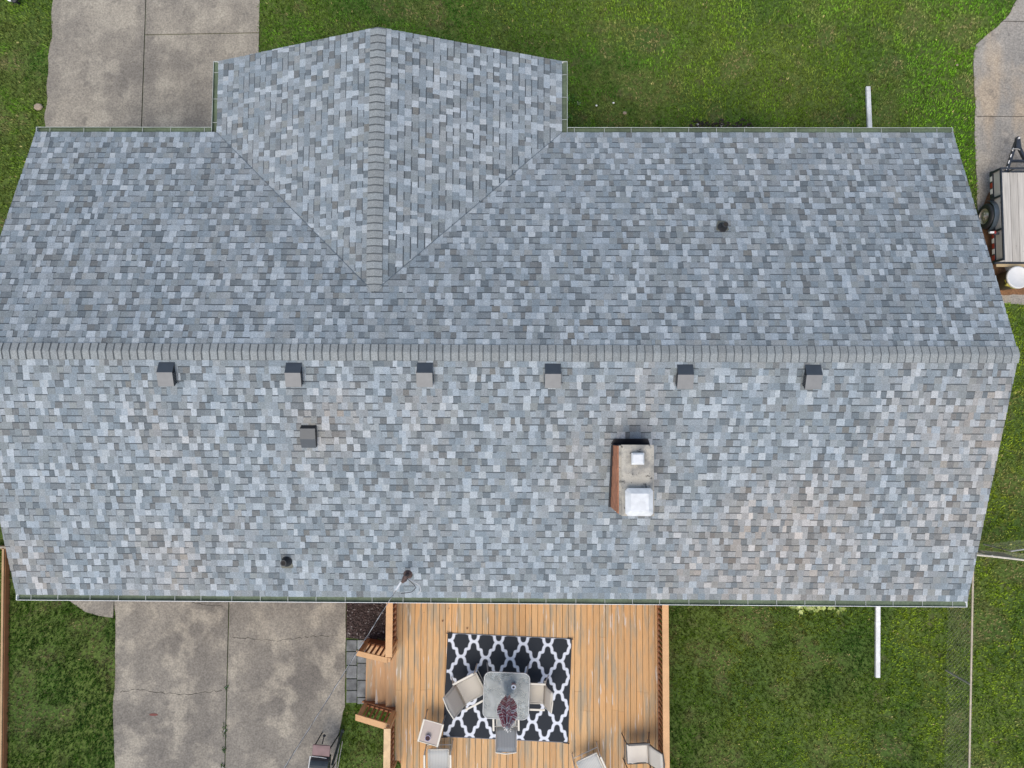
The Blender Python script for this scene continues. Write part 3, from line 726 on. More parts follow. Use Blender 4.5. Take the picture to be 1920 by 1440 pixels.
# chimney
c0 = P(1165, 834, 4.72); c1 = P(1227, 968, 4.72)
cx0, cx1, cy0, cy1 = c0.x, c1.x, c1.y, c0.y; ZC = 4.72
cb = MB(); cb.box((cx0 - .05, cy0 + .03, roof_z(0, cy0) - .3), (cx1 - .03, cy1 - .03, ZC - .12)); 
ch = part(cb, 'chimney', M['brick_stained'])
cc_ = MB(); cc_.box((cx0 - .035, cy0 + .015, ZC - .12), (cx1 - .015, cy1 - .015, ZC - .05)); 
n0 = len(cc_.v)
tp = [(cx0, cy0), (cx1, cy0), (cx1, cy1), (cx0, cy1)]; ins = .07
tq = [(cx0 + ins, cy0 + ins), (cx1 - ins, cy0 + ins), (cx1 - ins, cy1 - ins), (cx0 + ins, cy1 - ins)]
cc_.prism(tp, ZC - .05, ZC - .012)
for i in range(4):
    j = (i + 1) % 4; cc_.face([(*tp[i], ZC - .010), (*tp[j], ZC - .010), (*tq[j], ZC + .012), (*tq[i], ZC + .012)])
cc_.face([(*q, ZC + .012) for q in tq]); part(cc_, 'crown', M['crown'], ch)
# flashing saddle on the uphill side
fl = MB(); yb_ = cy1 - .03
zr_ = roof_z(0, yb_)
fl.box((cx0 - .07, yb_, zr_ - .1), (cx1 + .05, yb_ + .012, zr_ + .16))
fl.face([(cx0 - .10, yb_ + .015, roof_z(0, yb_) + .02), (cx1 + .07, yb_ + .015, roof_z(0, yb_) + .02), (cx1 + .02, yb_ + .13, roof_z(0, yb_ + .13) + .03), (cx0 - .04, yb_ + .13, roof_z(0, yb_ + .13) + .03)])
for x, w in ((cx0 - .054, -.035), (cx1 - .026, .03)):
    for k in range(6):
        ya = cy0 + .03 + k * (cy1 - cy0 - .06) / 6; yb2 = ya + (cy1 - cy0 - .06) / 6
        fl.box((min(x, x + w), ya, roof_z(0, ya) - .02), (max(x, x + w), yb2, roof_z(0, yb2) + .02))
fl.box((cx0, cy0 + .0, roof_z(0, cy0) - .1), (cx1, cy0 + .028, roof_z(0, cy0) + .09))
part(fl, 'flashing', M['flash'], ch)
# small flue cap
a = P(1184.5, 849, ZC + .14); b_ = P(1208.5, 871, ZC + .14); f1 = MB()
def fluecap(a, b_, z, hh, bev, name, inner):
    f = MB(); x0, x1 = a.x, b_.x; y1_, y0_ = a.y, b_.y
    f.box((x0 + bev, y0_ + bev, ZC + .01), (x1 - bev, y1_ - bev, z - hh + .004), mi=1)
    lo = [(x0, y0_), (x1, y0_), (x1, y1_), (x0, y1_)]; k = bev
    # clipped corners
    def oct_(e, c_): return [(x0 + e + c_, y0_ + e), (x1 - e - c_, y0_ + e), (x1 - e, y0_ + e + c_), (x1 - e, y1_ - e - c_), (x1 - e - c_, y1_ - e), (x0 + e + c_, y1_ - e), (x0 + e, y1_ - e - c_), (x0 + e, y0_ + e + c_)]
    o0 = oct_(0, inner); o1 = oct_(bev, .012)
    for i in range(8):
        j = (i + 1) % 8; f.face([(*o0[i], z - hh), (*o0[j], z - hh), (*o1[j], z), (*o1[i], z)])
        f.face([(*o0[i], z - hh - .03), (*o0[j], z - hh - .03), (*o0[j], z - hh), (*o0[i], z - hh)])
    f.face([(*q, z) for q in o1]); f.face([(*q, z - hh - .03) for q in reversed(o0)])
    o2 = oct_(bev + .05, .01)
    return part(f, name, [M['white_metal'], M['galv']], ch)
fluecap(P(1184.5, 849, ZC + .16), P(1208.5, 871.5, ZC + .16), ZC + .16, .03, .03, 'flue_cap', .006)
fluecap(P(1173.5, 916, ZC + .25), P(1226, 968.5, ZC + .25), ZC + .25, .07, .09, 'flue_cap', .045)

# box vents along the ridge
def box_vent(px, py, tall=False, wd=.30):
    q = PR(px, py); x, y = q.x, q.y; z = roof_z(x, y)
    v = MB(); h = .16; w = wd / 2; dn, up_ = -.13, .13
    S = lambda sx, sy, hh: Vector((x + sx, y + sy, z + sy * T)) + nS * hh
    # base flange
    v.face([S(-w - .05, dn - .05, .018), S(w + .05, dn - .05, .018), S(w + .05, up_ + .16, .018), S(-w - .05, up_ + .16, .018)], mi=1) if False else None
    top = [S(-w, dn, h), S(w, dn, h), S(w, up_, h), S(-w, up_, h)]
    if tall:
        mid0, mid1 = S(-w, .0, h), S(w, .0, h); lo0, lo1 = S(-w + .01, dn - .05, h * .78), S(w - .01, dn - .05, h * .78); hi0, hi1 = S(-w + .005, up_ + .06, h * .72), S(w - .005, up_ + .06, h * .72)
        v.face([lo0, lo1, mid1, mid0], mi=0); v.face([mid0, mid1, hi1, hi0], mi=0)
        b0, b1, t0, t1 = S(-w + .01, dn - .05, .02), S(w - .01, dn - .05, .02), S(-w, up_ + .09, .0), S(w, up_ + .09, .0)
        v.face([b0, b1, lo1, lo0], mi=2); v.face([t1, t0, hi0, hi1], mi=2)
        v.face([b0, lo0, mid0, hi0, t0], mi=2); v.face([b1, t1, hi1, mid1, lo1], mi=2)
    else:
        v.face(top, mi=1)
        n0_, n1_ = S(-w, up_ + .15, .012), S(w, up_ + .15, .012)
        v.face([top[3], top[2], n1_, n0_], mi=0)
        lb0, lb1 = S(-w + .02, dn + .02, .0), S(w - .02, dn + .02, .0)
        # rolled rim under the top plate
        for a_, b2 in ((top[0], top[1]), (top[1], top[2]), (top[3], top[0])):
            v.face([a_, b2, b2 - nS * .022, a_ - nS * .022], mi=2)
        v.face([lb0, lb1, top[1] - nS * .022, top[0] - nS * .022], mi=2)
        # louvred sides
        for sx in (-w + .012, w - .012):
            v.face([S(sx, dn + .02, 0), S(sx, up_ + .12, 0), S(sx, up_, h - .01), S(sx, dn + .02, h - .01)], mi=2)
            for k in range(8):
                yy = dn + .03 + k * .028; v.bar(S(sx * 1.12, yy, .02), S(sx * 1.06, yy, h - .02), .006, .008, mi=1)
        v.bar(S(-w * 1.16, dn + .01, .02), S(-w * 1.16, up_, .02), .006, .006, mi=1); v.bar(S(w * 1.16, dn + .01, .02), S(w * 1.16, up_, .02), .006, .006, mi=1)
    fb = [S(-w - .04, dn - .03, .017), S(w + .04, dn - .03, .017), S(w + .04, up_ - .0, .017), S(-w - .04, up_ - .0, .017)]
    return part(v, 'roof_vent', [M['vent'], M['vent_lit'], M['black']], roof)
for px, py in ((317, 707), (554, 708), (798, 708), (1036, 710), (1282, 711.5), (1520, 712)): box_vent(px, py)
box_vent(581, 818, True)
# pipe vents
def pipe_vent(px, py, hgt, r_, fl_up):
    q = PR(px, py); n_ = nS if q.y < YR else nN; s_ = 1 if q.y < YR else -1; v = MB()
    v.lathe([(r_ * 2.1, -.02), (r_ * 2.0, .03), (r_ * 1.5, .06), (r_ * 1.25, .10), (r_ * 1.05, .12)], q, 20, mi=0)
    v.tube([q + Vector((0, 0, .05)), q + Vector((0, 0, hgt))], r_, 16, mi=1)
    v.lathe([(r_ * 1.12, hgt), (r_ * 1.12, hgt + .012), (r_ * .8, hgt + .012), (r_ * .75, hgt - .05)], q, 16, mi=1)
    v.lathe([(0.001, hgt + .004), (r_ * .8, hgt + .0045)], q, 16, mi=3)
    a, b_ = .13, .15
    S = lambda sx, sy: Vector((q.x + sx, q.y + sy, q.z + sy * T * s_)) + n_ * .018
    lo, hi = (-b_, .08) if s_ > 0 else (-.08, b_)
    v.face([S(-a, lo + .03), S(-a + .03, lo), S(a - .03, lo), S(a, lo + .03), S(a * .6, hi), S(-a * .6, hi)], mi=2)
    return part(v, 'pipe_vent', [M['black'], M['white_metal'] if fl_up else M['black'], M['olive'], M['gap']], roof)
pipe_vent(1354, 427, .24, .05, False); pipe_vent(538, 1052, .22, .055, False)
# service mast
q = PR(765, 1076); v = MB(); v.lathe([(.11, -.03), (.09, .03), (.055, .06), (.04, .08)], q, 16); v.tube([q, q + Vector((0, 0, .42))], .032, 12)
hd = q + Vector((0, 0, .46)); v.tube([hd + Vector((-.05, -.08, -.06)), hd + Vector((0, -.02, .0)), hd + Vector((.02, .04, .0)), hd + Vector((.02, .07, -.05))], [.03, .055, .05, .02], 10)
part(v, 'service_mast', M['rust'], roof)
# service drop
def cable(name, pts, r_, m_): 
    b_ = MB(); b_.tube(pts, r_, 6); return b_.build(name, m_)
A_ = Vector((hd.x - .08, hd.y - .08, hd.z - .05)); E_ = P(330, 1760, 6.0)
root = tag(empty('power_line', A_), 'thin twisted power cable running from the roof mast over the patio', 'cable')
def sub(o, parent):
    o.parent = parent; o.location = Vector(o.location) - Vector(parent.location); return o
pts = [A_.lerp(E_, t / 30) + Vector((0, 0, -.5 * math.sin(math.pi * t / 30))) for t in range(31)]
sub(cable('wire', pts, .007, M['cable']), root)
sub(cable('wire', [p + Vector((.012 * math.sin(i * 2.2), .012 * math.cos(i * 2.2), .012)) for i, p in enumerate(pts)], .004, M['black']), root)
sub(cable('clamp', [pts[0], pts[0].lerp(pts[1], .9)], .022, M['white_metal']), root)
lp = [hd + Vector(w) for w in ((-.04, -.1, -.04), (.02, -.16, -.2), (.16, -.2, -.28), (.19, -.34, -.34), (.12, -.46, -.4), (-.0, -.50, -.36), (-.16, -.52, -.22))]
sub(cable('lead', [P(774 - 8, 1085, 3.75), P(778, 1092, 3.7), P(787, 1098, 3.65), P(789, 1107, 3.6), P(783, 1115, 3.5)], .009, M['cable']), root)
sub(cable('lead', [P(764, 1085, 3.8), P(776, 1096, 3.75), P(780, 1102, 3.7), P(772, 1110, 3.7), P(752, 1113, 3.75)], .007, M['black']), root)

# ------------------------------------------------------------------ DECK
ZD = .70
deck = tag(empty('deck', ((DX0 + DX1) / 2, (WALLS + DYB) / 2, 0)), 'orange stained wooden deck with slatted railings and steps behind the house', 'deck')
def dpart(mb_, name, m_, parent=None, **k): return part(mb_, name, m_, parent or deck, **k)
random.seed(21)
fb = MB(); bw = .1455; nb = int((DX1 - DX0 + .1) / bw) + 1; chx = P(743, 1421, ZD); chy = P(775, 1462, ZD)
slope = (chy.y - chx.y) / (chy.x - chx.x)
for i in range(nb):
    x0 = DX0 - .02 + i * bw; x1 = min(x0 + bw - .010, DX1 + .06)
    yb0 = DYB
    if x0 < chy.x + .0: yb0 = max(DYB, chx.y + (x0 + bw / 2 - DX0) * slope)
    js = [WALLS + 0] + sorted([random.choice([P(900, 1195, ZD).y, P(900, 1295, ZD).y, P(900, 1330, ZD).y, P(900, 1390, ZD).y]) + random.uniform(-.03, .03)], reverse=True) + [yb0]
    if random.random() < .3: js = [js[0], js[2]]
    for a, b_ in zip(js[:-1], js[1:]):
        if a - b_ < .1: continue
        k = random.uniform(.88, 1.1); r_ = random.random() * .03
        fb.box((x0, b_ + .002, ZD - .035), (x1, a - .002, ZD + random.uniform(-.0015, .0015)), (.555 * k, (.305 + r_) * k, (.122 + r_) * k))
dpart(fb, 'floor', M['deck'])
fr = MB(); fr.bar((DX0 - .0, WALLS, ZD - .15), (DX0 - .0, chx.y, ZD - .15), .04, .22); fr.bar((DX1 + .04, WALLS, ZD - .15), (DX1 + .04, DYB, ZD - .15), .04, .22)
fr.bar((chx.x, chx.y, ZD - .15), (chy.x, chy.y, ZD - .15), .04, .22)
fr.bar((DX0 - .0, WALLS - .03, ZD - .15), (DX1 + .04, WALLS - .03, ZD - .15), .04, .22)
dpart(fr, 'frame', M['redwood'])
for x in (DX0 + .1, DX0 + 3.1, DX1 - .1):
    for y in (WALLS - .3, WALLS - 3, DYB + .3):
        fr = MB(); fr.box((x - .045, y - .045, -.2), (x + .045, y + .045, ZD - .04)); dpart(fr, 'post', M['redwood'])
def railing(a, b_, za, zb, capw=.15, h=.92, worn=False, posts=True, balspace=.125, capext=(0, 0), sloped=False, name='railing'):
    """a,b ground plan points; za,zb floor heights at both"""
    a = Vector((a[0], a[1], za)); b_ = Vector((b_[0], b_[1], zb)); d = (b_ - a); dh = Vector((d.x, d.y, 0)).normalized()
    cap = MB(); sl_ = d.normalized()
    cap.bar(a + Vector((0, 0, h)) - sl_ * capext[0], b_ + Vector((0, 0, h)) + sl_ * capext[1], capw, .038)
    co = dpart(cap, name, M['railworn'] if worn else M['rail'])
    r2 = MB(); r2.bar(a + Vector((0, 0, h - .075)), b_ + Vector((0, 0, h - .075)), .04, .088); dpart(r2, 'top_rail', M['redwood'], co)
    r3 = MB(); r3.bar(a + Vector((0, 0, .09)), b_ + Vector((0, 0, .09)), .04, .088); dpart(r3, 'bottom_rail', M['redwood'], co)
    L_ = Vector((d.x, d.y, 0)).length; n = int(L_ / balspace)
    for i in range(1, n):
        t = i / n; p = a + d * t; bm = MB(); bm.bar(p + Vector((0, 0, .05)), p + Vector((0, 0, h - .03)), .036, .036, up=(dh.x, dh.y, 0)); dpart(bm, 'baluster', M['redwood'], co)
    if posts:
        for p in (a, b_):
            bm = MB(); bm.bar(p + Vector((0, 0, -p.z if p.z < .6 else -.3)), p + Vector((0, 0, h - .02)), .088, .088, up=(dh.x, dh.y, 0)); dpart(bm, 'post', M['rail'], co)
ztop = ZD + .92
lx = P(729.5, 1200, ztop).x; ly1 = P(729, 1232, ztop).y; ly0 = WALLS - .02
railing((lx, ly0), (lx, ly1 + .08), ZD, ZD, capext=(0, .08))
ly2 = P(725, 1366, ztop).y; ly3 = P(725, 1470, ztop).y
railing((lx - .01, ly2 - .05), (lx - .01, ly3), ZD, ZD, worn=True, capext=(.05, .3))
rx = P(1248.5, 1300, ztop).x
railing((rx, ly0), (rx, DYB), ZD, ZD, capw=.14)
# stairs
sx = [P(743, 1270, ZD).x]
tz = [.525, .35, .175]
tx = [P(724, 1270, .525).x, P(704, 1270, .35).x, P(686, 1270, .175).x]
sy1 = P(720, 1209, .35).y; sy0 = P(715, 1323, .45).y
xe = sx[0] + .01
for z, x in zip(tz, tx):
    st = MB(); n2 = 2; wd_ = (xe - x) / 1
    k = random.uniform(.9, 1.08)
    st.box((x, sy0, z - .036), (xe - .004, sy1, z), (.50 * k, .285 * k, .135 * k)); dpart(st, 'step', M['deck'])
    ri = MB(); ri.box((x + .03, sy0 + .02, max(-.02, z - .175)), (x + .05, sy1 - .02, z - .038)); dpart(ri, 'riser', M['redwood'])
    xe = x - .012
for y in (sy0 - .02, sy1 + .02):
    sg = MB(); sg.bar((tx[2] - .02, y, .06), (sx[0], y, .58), .038, .26); dpart(sg, 'stringer', M['redwood'])
# stair rails
for y, w_, cpx in ((sy1 + .0, .12, 0), (sy0 - .06, .14, 1)):
    railing((tx[2] + .02, y), (lx - .03, y), .13, .60, capw=w_, h=.90, balspace=.115, capext=(.08, .0 if cpx else -.02), posts=(True))

# ------------------------------------------------------------------ RUG
rc = [P(841, 1187, ZD + .01), P(1072, 1199, ZD + .01), P(1063, 1391, ZD + .01), P(831, 1381, ZD + .01)]
cen = sum(rc, Vector()) / 4; ex = ((rc[1] - rc[0]) + (rc[2] - rc[3])) / 2; ey = ((rc[0] - rc[3]) + (rc[1] - rc[2])) / 2
RWd, RHt = ex.length, ey.length; rang = math.atan2(ex.y, ex.x)
rug = tag(empty('rug', (cen.x, cen.y, ZD), rang), 'black outdoor rug with white trellis pattern lying under the glass table', 'rug')
def rugmesh():
    st_ = .011; nx, ny = int(RWd / st_), int(RHt / st_)
    xs = np.linspace(-RWd / 2, RWd / 2, nx + 1); ys_ = np.linspace(-RHt / 2, RHt / 2, ny + 1); X, Y = np.meshgrid(xs, ys_)
    hw, hh = .2915, .358
    edge = [(0, 0), (.13, .015), (.235, .075), (.305, .17), (.345, .29), (.36, .42), (.385, .475), (.615, .525), (.64, .58), (.655, .71), (.695, .83), (.765, .925), (.87, .985), (1, 1)]
    # fold into one lattice edge: nodes at (i*2hw, j*2hh) and the half-shifted ones
    ox, oy = -RWd / 2 + .03, RHt / 2 - .16
    u = np.abs(((X - ox + hw) % (2 * hw)) - hw) / hw; v_ = np.abs(((oy - Y + hh) % (2 * hh)) - hh) / hh
    d = np.full(X.shape, 9.)
    for (a0, b0), (a1, b1) in zip(edge[:-1], edge[1:]):
        ax, ay, bx, by = a0 * hw, b0 * hh, a1 * hw, b1 * hh; px_, py_ = u * hw - ax, v_ * hh - ay; vx, vy = bx - ax, by - ay
        t = np.clip((px_ * vx + py_ * vy) / (vx * vx + vy * vy), 0, 1); d = np.minimum(d, np.hypot(px_ - t * vx, py_ - t * vy))
    wgt = np.clip((.038 - d) / .010, 0, 1)
    blk = np.array([.014, .018, .024]); wht = np.array([.62, .645, .69])
    c = blk + (wht - blk) * wgt[..., None]
    Z = .012 + .004 * (fbm(X * 2 + 9, Y * 2 + 4, 3, 3) - .5) + .010 * np.clip((np.abs(X) - RWd / 2 + .1) * 8, 0, 1) * (np.abs(Y) > RHt / 2 - .12)
    vs = np.stack([X, Y, Z], -1).reshape(-1, 3); idx = np.arange((nx + 1) * (ny + 1)).reshape(ny + 1, nx + 1)
    fs = np.stack([idx[:-1, :-1], idx[:-1, 1:], idx[1:, 1:], idx[1:, :-1]], -1).reshape(-1, 4)
    me = bpy.data.meshes.new('pile'); me.vertices.add(len(vs)); me.vertices.foreach_set('co', vs.ravel().astype(np.float32)); nf = len(fs)
    me.loops.add(nf * 4); me.loops.foreach_set('vertex_index', fs.ravel().astype(np.int32)); me.polygons.add(nf)
    me.polygons.foreach_set('loop_start', np.arange(0, nf * 4, 4, dtype=np.int32)); me.polygons.foreach_set('loop_total', np.full(nf, 4, np.int32))
    me.update(calc_edges=True); me.materials.append(M['rug'])
    ca = me.color_attributes.new('Col', 'FLOAT_COLOR', 'POINT'); arr = np.ones((len(vs), 4), np.float32); arr[:, :3] = c.reshape(-1, 3); ca.data.foreach_set('color', arr.ravel())
    o = bpy.data.objects.new('pile', me); COL.objects.link(o); o.parent = rug
    e = MB(); w, h = RWd / 2, RHt / 2
    e.bar((-w - .006, -h, .008), (-w - .006, h, .008), .016, .014, mi=0); e.bar((w + .006, -h, .008), (w + .006, h, .008), .016, .014, mi=0)
    e.bar((-w, h + .006, .008), (w, h + .006, .008), .016, .014, mi=1); e.bar((-w, -h - .006, .008), (w, -h - .006, .008), .016, .014, mi=1)
    for sx_, sy_ in ((-1, 1), (1, 1), (1, -1), (-1, -1)):
        e.bar((sx_ * (w - .1), sy_ * (h + .01), .02), (sx_ * (w + .045), sy_ * (h + .012), .045), .02, .012, mi=0)
    o2 = e.build('binding', [M['rugedge'], mat('rug_hem', (.16, .165, .18), .8)]); o2.parent = rug
rugmesh()

# ------------------------------------------------------------------ furniture
def make_chair(w=.56, frame=None, sl_=None, back_top=.98, lean=.30, label='', loc=(0, 0, 0), rz=0, dep=.52, arm_h=.62, back_bend=0, hw_=.0):
    """sling armchair facing +Y"""
    root = empty('patio_chair', loc, rz); tag(root, label, 'chair', 'sling chairs on the deck')
    frame = frame or M['chairf']; sl_ = sl_ or M['sling']; hw = w / 2; r_ = .014
    for s_ in (-1, 1):
        b_ = MB(); x = s_ * (hw + .065)
        b_.bar((x, dep / 2 - .02, arm_h), (x, -dep / 2 - .03, arm_h - .01), .045, .02); o = b_.build('armrest', frame, bevel=.006); o.parent = root
        b_ = MB(); b_.tube([(x, dep / 2 - .03, arm_h - .01), (x, dep / 2 + .01, arm_h - .08), (x, dep / 2 + .04, .0)], r_, 8); o = b_.build('leg', frame); o.parent = root
        b_ = MB(); b_.tube([(x, -dep / 2 - .02, arm_h - .02), (x, -dep / 2 - .06, .3), (x, -dep / 2 - .12, .0)], r_, 8); o = b_.build('leg', frame); o.parent = root
    b_ = MB()
    for s_ in (-1, 1):
        x = s_ * hw; b_.tube([(x, dep / 2, .40), (x, dep / 2 - .05, .42), (x, -dep / 2 + .04, .40), (x, -dep / 2 - .02, .44), (x, -dep / 2 - lean * .45, .70), (x, -dep / 2 - lean, back_top)], .016, 8)
    b_.tube([(-hw - .065, dep / 2 + .02, .2), (hw + .065, dep / 2 + .02, .2)], .01, 8); b_.tube([(-hw - .065, -dep / 2 - .02, .38), (hw + .065, -dep / 2 - .02, .38)], .012, 8)
    b_.tube([(-hw, -dep / 2 - lean, back_top), (0, -dep / 2 - lean - .02, back_top + .02), (hw, -dep / 2 - lean, back_top)], .016, 8)
    b_.tube([(-hw, dep / 2, .40), (hw, dep / 2, .40)], .014, 8)
    o = b_.build('frame', frame); o.parent = root
    def sheet(name, prof):
        b2 = MB(); n = 8; ww = hw - .006
        for y0, z0 in prof:
            for i in range(n + 1):
                xa = -ww + 2 * ww * i / n; b2.v.append((xa, y0, z0 - .018 * (1 - (xa / ww) ** 2)))
        for k in range(len(prof) - 1):
            for i in range(n):
                a = k * (n + 1) + i; b2.f.append((a, a + 1, a + n + 2, a + n + 1)); b2.c.append((1, 1, 1)); b2.m.append(0)
        o = b2.build(name, sl_, smooth=True); o.parent = root
        sm = o.modifiers.new('thickness', 'SOLIDIFY'); sm.thickness = .006
    sheet('seat', [(dep / 2 + .01, .385), (dep / 2 - .02, .42), (dep / 2 - .12, .425), (0, .405), (-dep / 2 + .06, .402), (-dep / 2, .43)])
    sheet('backrest', [(-dep / 2 - .01, .45), (-dep / 2 - lean * .2, .56), (-dep / 2 - lean * .5, .72), (-dep / 2 - lean * .8, .87), (-dep / 2 - lean, back_top)])
    return root
def at(px, py, z): 
    q = P(px, py, z); return (q.x, q.y, ZD)
zs = ZD + .42
RZ = ZD + .018
def place(px, py, ang, **k):
    q = P(px, py, zs); return make_chair(loc=(q.x, q.y, ZD + (.016 if k.pop('rug', True) else 0)), rz=R(ang), **k)
place(883, 1290, -62, label='beige sling armchair angled beside the left edge of the glass table', w=.50, lean=.26)
place(999, 1300, 88, label='beige sling armchair tucked under the right edge of the glass table', w=.44, lean=.16, dep=.50, back_top=.92)
place(949, 1340, 1, label='grey ribbed sling chair pushed in at the near side of the table', sl_=M['slingg'], w=.44, lean=.34, dep=.5)
place(822, 1428, 1, label='grey ribbed sling chair just below the small side table', sl_=M['slingg'], w=.46, rug=False)
place(1109, 1441, 25, label='pale grey sling chair turned slightly, cut off at the photo edge below the rug', sl_=M['slingg'], w=.50, rug=False)
place(1195, 1413, 93, label='cream sling chair with dark grey frame by the right deck railing', frame=M['chairg'], sl_=M['cream'], w=.44, lean=.24, dep=.48, rug=False)

# glass table
tq = P(949.5, 1304.5, ZD + .72); TZ = ZD + .016
tab = tag(empty('patio_table', (tq.x, tq.y, TZ), R(-2)), 'square rippled glass table with rounded corners standing on the rug', 'table')
def rsq(h, r_, n=6):
    out = []
    for cxs, cys, a0 in ((1, 1, 0), (-1, 1, 90), (-1, -1, 180), (1, -1, 270)):
        for i in range(n + 1):
            t = R(a0 + 90 * i / n); out.append((cxs * (h - r_) + r_ * math.cos(t), cys * (h - r_) + r_ * math.sin(t)))
    return out
b_ = MB(); b_.prism(rsq(.50, .13), .700, .706); o = b_.build('tabletop', M['glass']); o.parent = tab
b_ = MB(); b_.tube([(x, y, .702) for x, y in rsq(.512, .14)], .014, 8, closed=True); o = b_.build('frame', M['tablef'], smooth=True); o.parent = tab
b_ = MB(); 
for s_ in ((1, 1), (1, -1)): b_.bar((-.44 * s_[0], -.44 * s_[1], .672), (.44 * s_[0], .44 * s_[1], .672 + .003 * s_[1]), .03, .02)
b_.lathe([(.05, .66), (.05, .692), (.03, .692)], (0, 0, 0), 16); o = b_.build('crossbar', M['tablef']); o.parent = tab
for sx_, sy_ in ((1, 1), (-1, 1), (-1, -1), (1, -1)):
    b_ = MB(); b_.tube([(sx_ * .43, sy_ * .43, .68), (sx_ * .46, sy_ * .46, .3), (sx_ * .49, sy_ * .49, 0)], .016, 8); o = b_.build('leg', M['tablef']); o.parent = tab
# closed umbrella standing in the table
um = tag(empty('patio_umbrella', (tq.x + .01, tq.y, TZ)), 'closed maroon and white striped umbrella standing through the glass table', 'umbrella')
b_ = MB(); b_.tube([(0, 0, 0.02), (.03, -.02, 2.42)], .019, 10); b_.lathe([(.2, .0), (.2, .03), (.06, .06), (.03, .12)], (0, 0, .002), 20); o = b_.build('pole', M['white_metal']); o.parent = um
def canopy():
    b2 = MB(); nz, ns = 46, 64; zt, zb = 2.36, .98; mar = (.33, .08, .105); wh = (.78, .74, .72); dk_ = (.08, .03, .04)
    seq = [mar, wh, mar, mar, wh, dk_, wh, mar]
    def rr(t, a):
        base = .022 + .155 * min(1, (t / .45)) ** .75
        if t > .55: base *= 1 - .40 * ((t - .55) / .45) ** 1.3
        pl_ = 1 + .24 * math.cos(8 * a + 2.2 * t + .6 * math.sin(3 * a)) + .08 * math.sin(5 * a + 9 * t)
        return base * pl_
    def pt(i, j):
        t = i / nz; a = 2 * math.pi * j / ns; r_ = rr(t, a); z = zt - (zt - zb) * t + .03 * math.cos(8 * a) * t
        return (r_ * math.cos(a) + .03 * z / 2.4 + .02 * t, r_ * math.sin(a) - .02 * z / 2.4, z)
    for i in range(nz):
        for j in range(ns):
            a = 2 * math.pi * j / ns; k = int(i + 2.5 + 2.2 * math.cos(8 * a))
            c = seq[(k * 2 // 3) % len(seq)]
            if i < 10: c = (.42, .40, .41) if math.cos(8 * a) > .35 else mar
            b2.face([pt(i, j), pt(i, j + 1), pt(i + 1, j + 1), pt(i + 1, j)][::-1], c)
    o = b2.build('canopy', M['umb']); o.parent = um
    f = MB()
    for j in range(12):
        a = 2 * math.pi * j / 12; p = Vector((.05 + .06 * math.cos(a), -.02 + .07 * math.sin(a), 2.33)); f.tube([p, p + Vector((.03 * math.cos(a) + random.uniform(-.02, .02), .03 * math.sin(a) - .03, random.uniform(-.07, 0)))], .008, 5)
    f.lathe([(.03, 2.36), (.034, 2.40), (.02, 2.45), (.001, 2.47)], (.03, -.02, 0), 12)
    o = f.build('fringe', mat('cream_fringe', (.60, .58, .54), .8)); o.parent = um
canopy()
# pink tumbler
q = P(963, 1283, TZ + .71); tb = tag(empty('tumbler', (q.x, q.y, TZ + .707)), 'pink tumbler with white rimmed lid on the glass table', 'tumbler')
b_ = MB(); b_.lathe([(.035, 0), (.045, .01), (.052, .17)], (0, 0, 0), 20); b_.lathe([(.001, .001), (.035, 0)], (0, 0, 0), 20); o = b_.build('cup', M['pink'], smooth=True); o.parent = tb
b_ = MB(); b_.lathe([(.054, .165), (.056, .185), (.052, .192), (.026, .190), (.024, .182), (.001, .181)], (0, 0, 0), 20); o = b_.build('lid', M['white']); o.parent = tb
b_ = MB(); b_.lathe([(.001, .1875), (.025, .1872)], (0, 0, 0), 16); o = b_.build('opening', M['black']); o.parent = tb
# small side table with a potted cup
q = P(807.5, 1374, ZD + .46); stt = tag(empty('side_table', (q.x, q.y, ZD), R(-15)), 'small tan tray table with pale rims left of the rug', 'table')
b_ = MB(); b_.box((-.21, -.24, .445), (.21, .24, .455)); o = b_.build('tabletop', M['plastic']); o.parent = stt
b_ = MB()
for x in (-.225, .225): b_.box((x - .022, -.26, .44), (x + .022, .26, .475))
for y in (-.25, .25): b_.box((-.203, y - .01, .442), (.203, y + .01, .47))
o = b_.build('rim', M['chairf'], bevel=.005); o.parent = stt
for sx_, sy_ in ((1, 1), (-1, 1), (-1, -1), (1, -1)):
    b_ = MB(); b_.tube([(sx_ * .2, sy_ * .22, .44), (sx_ * .225, sy_ * .29, .0)], .014, 8); o = b_.build('leg', M['tablef']); o.parent = stt
q = P(802, 1384, ZD + .53); pt_ = tag(empty('plant_pot', (q.x, q.y, ZD + .4555)), 'lilac round pot of dark soil on the small side table', 'pot')
b_ = MB(); b_.lathe([(.001, .001), (.045, 0), (.058, .012), (.066, .075), (.064, .09), (.056, .09), (.052, .07)], (0, 0, 0), 24); o = b_.build('pot', M['mug'], smooth=True); o.parent = pt_
b_ = MB(); b_.lathe([(.001, .08), (.03, .078), (.056, .072)], (0, 0, 0), 20); o = b_.build('soil', M['coffee']); o.parent = pt_
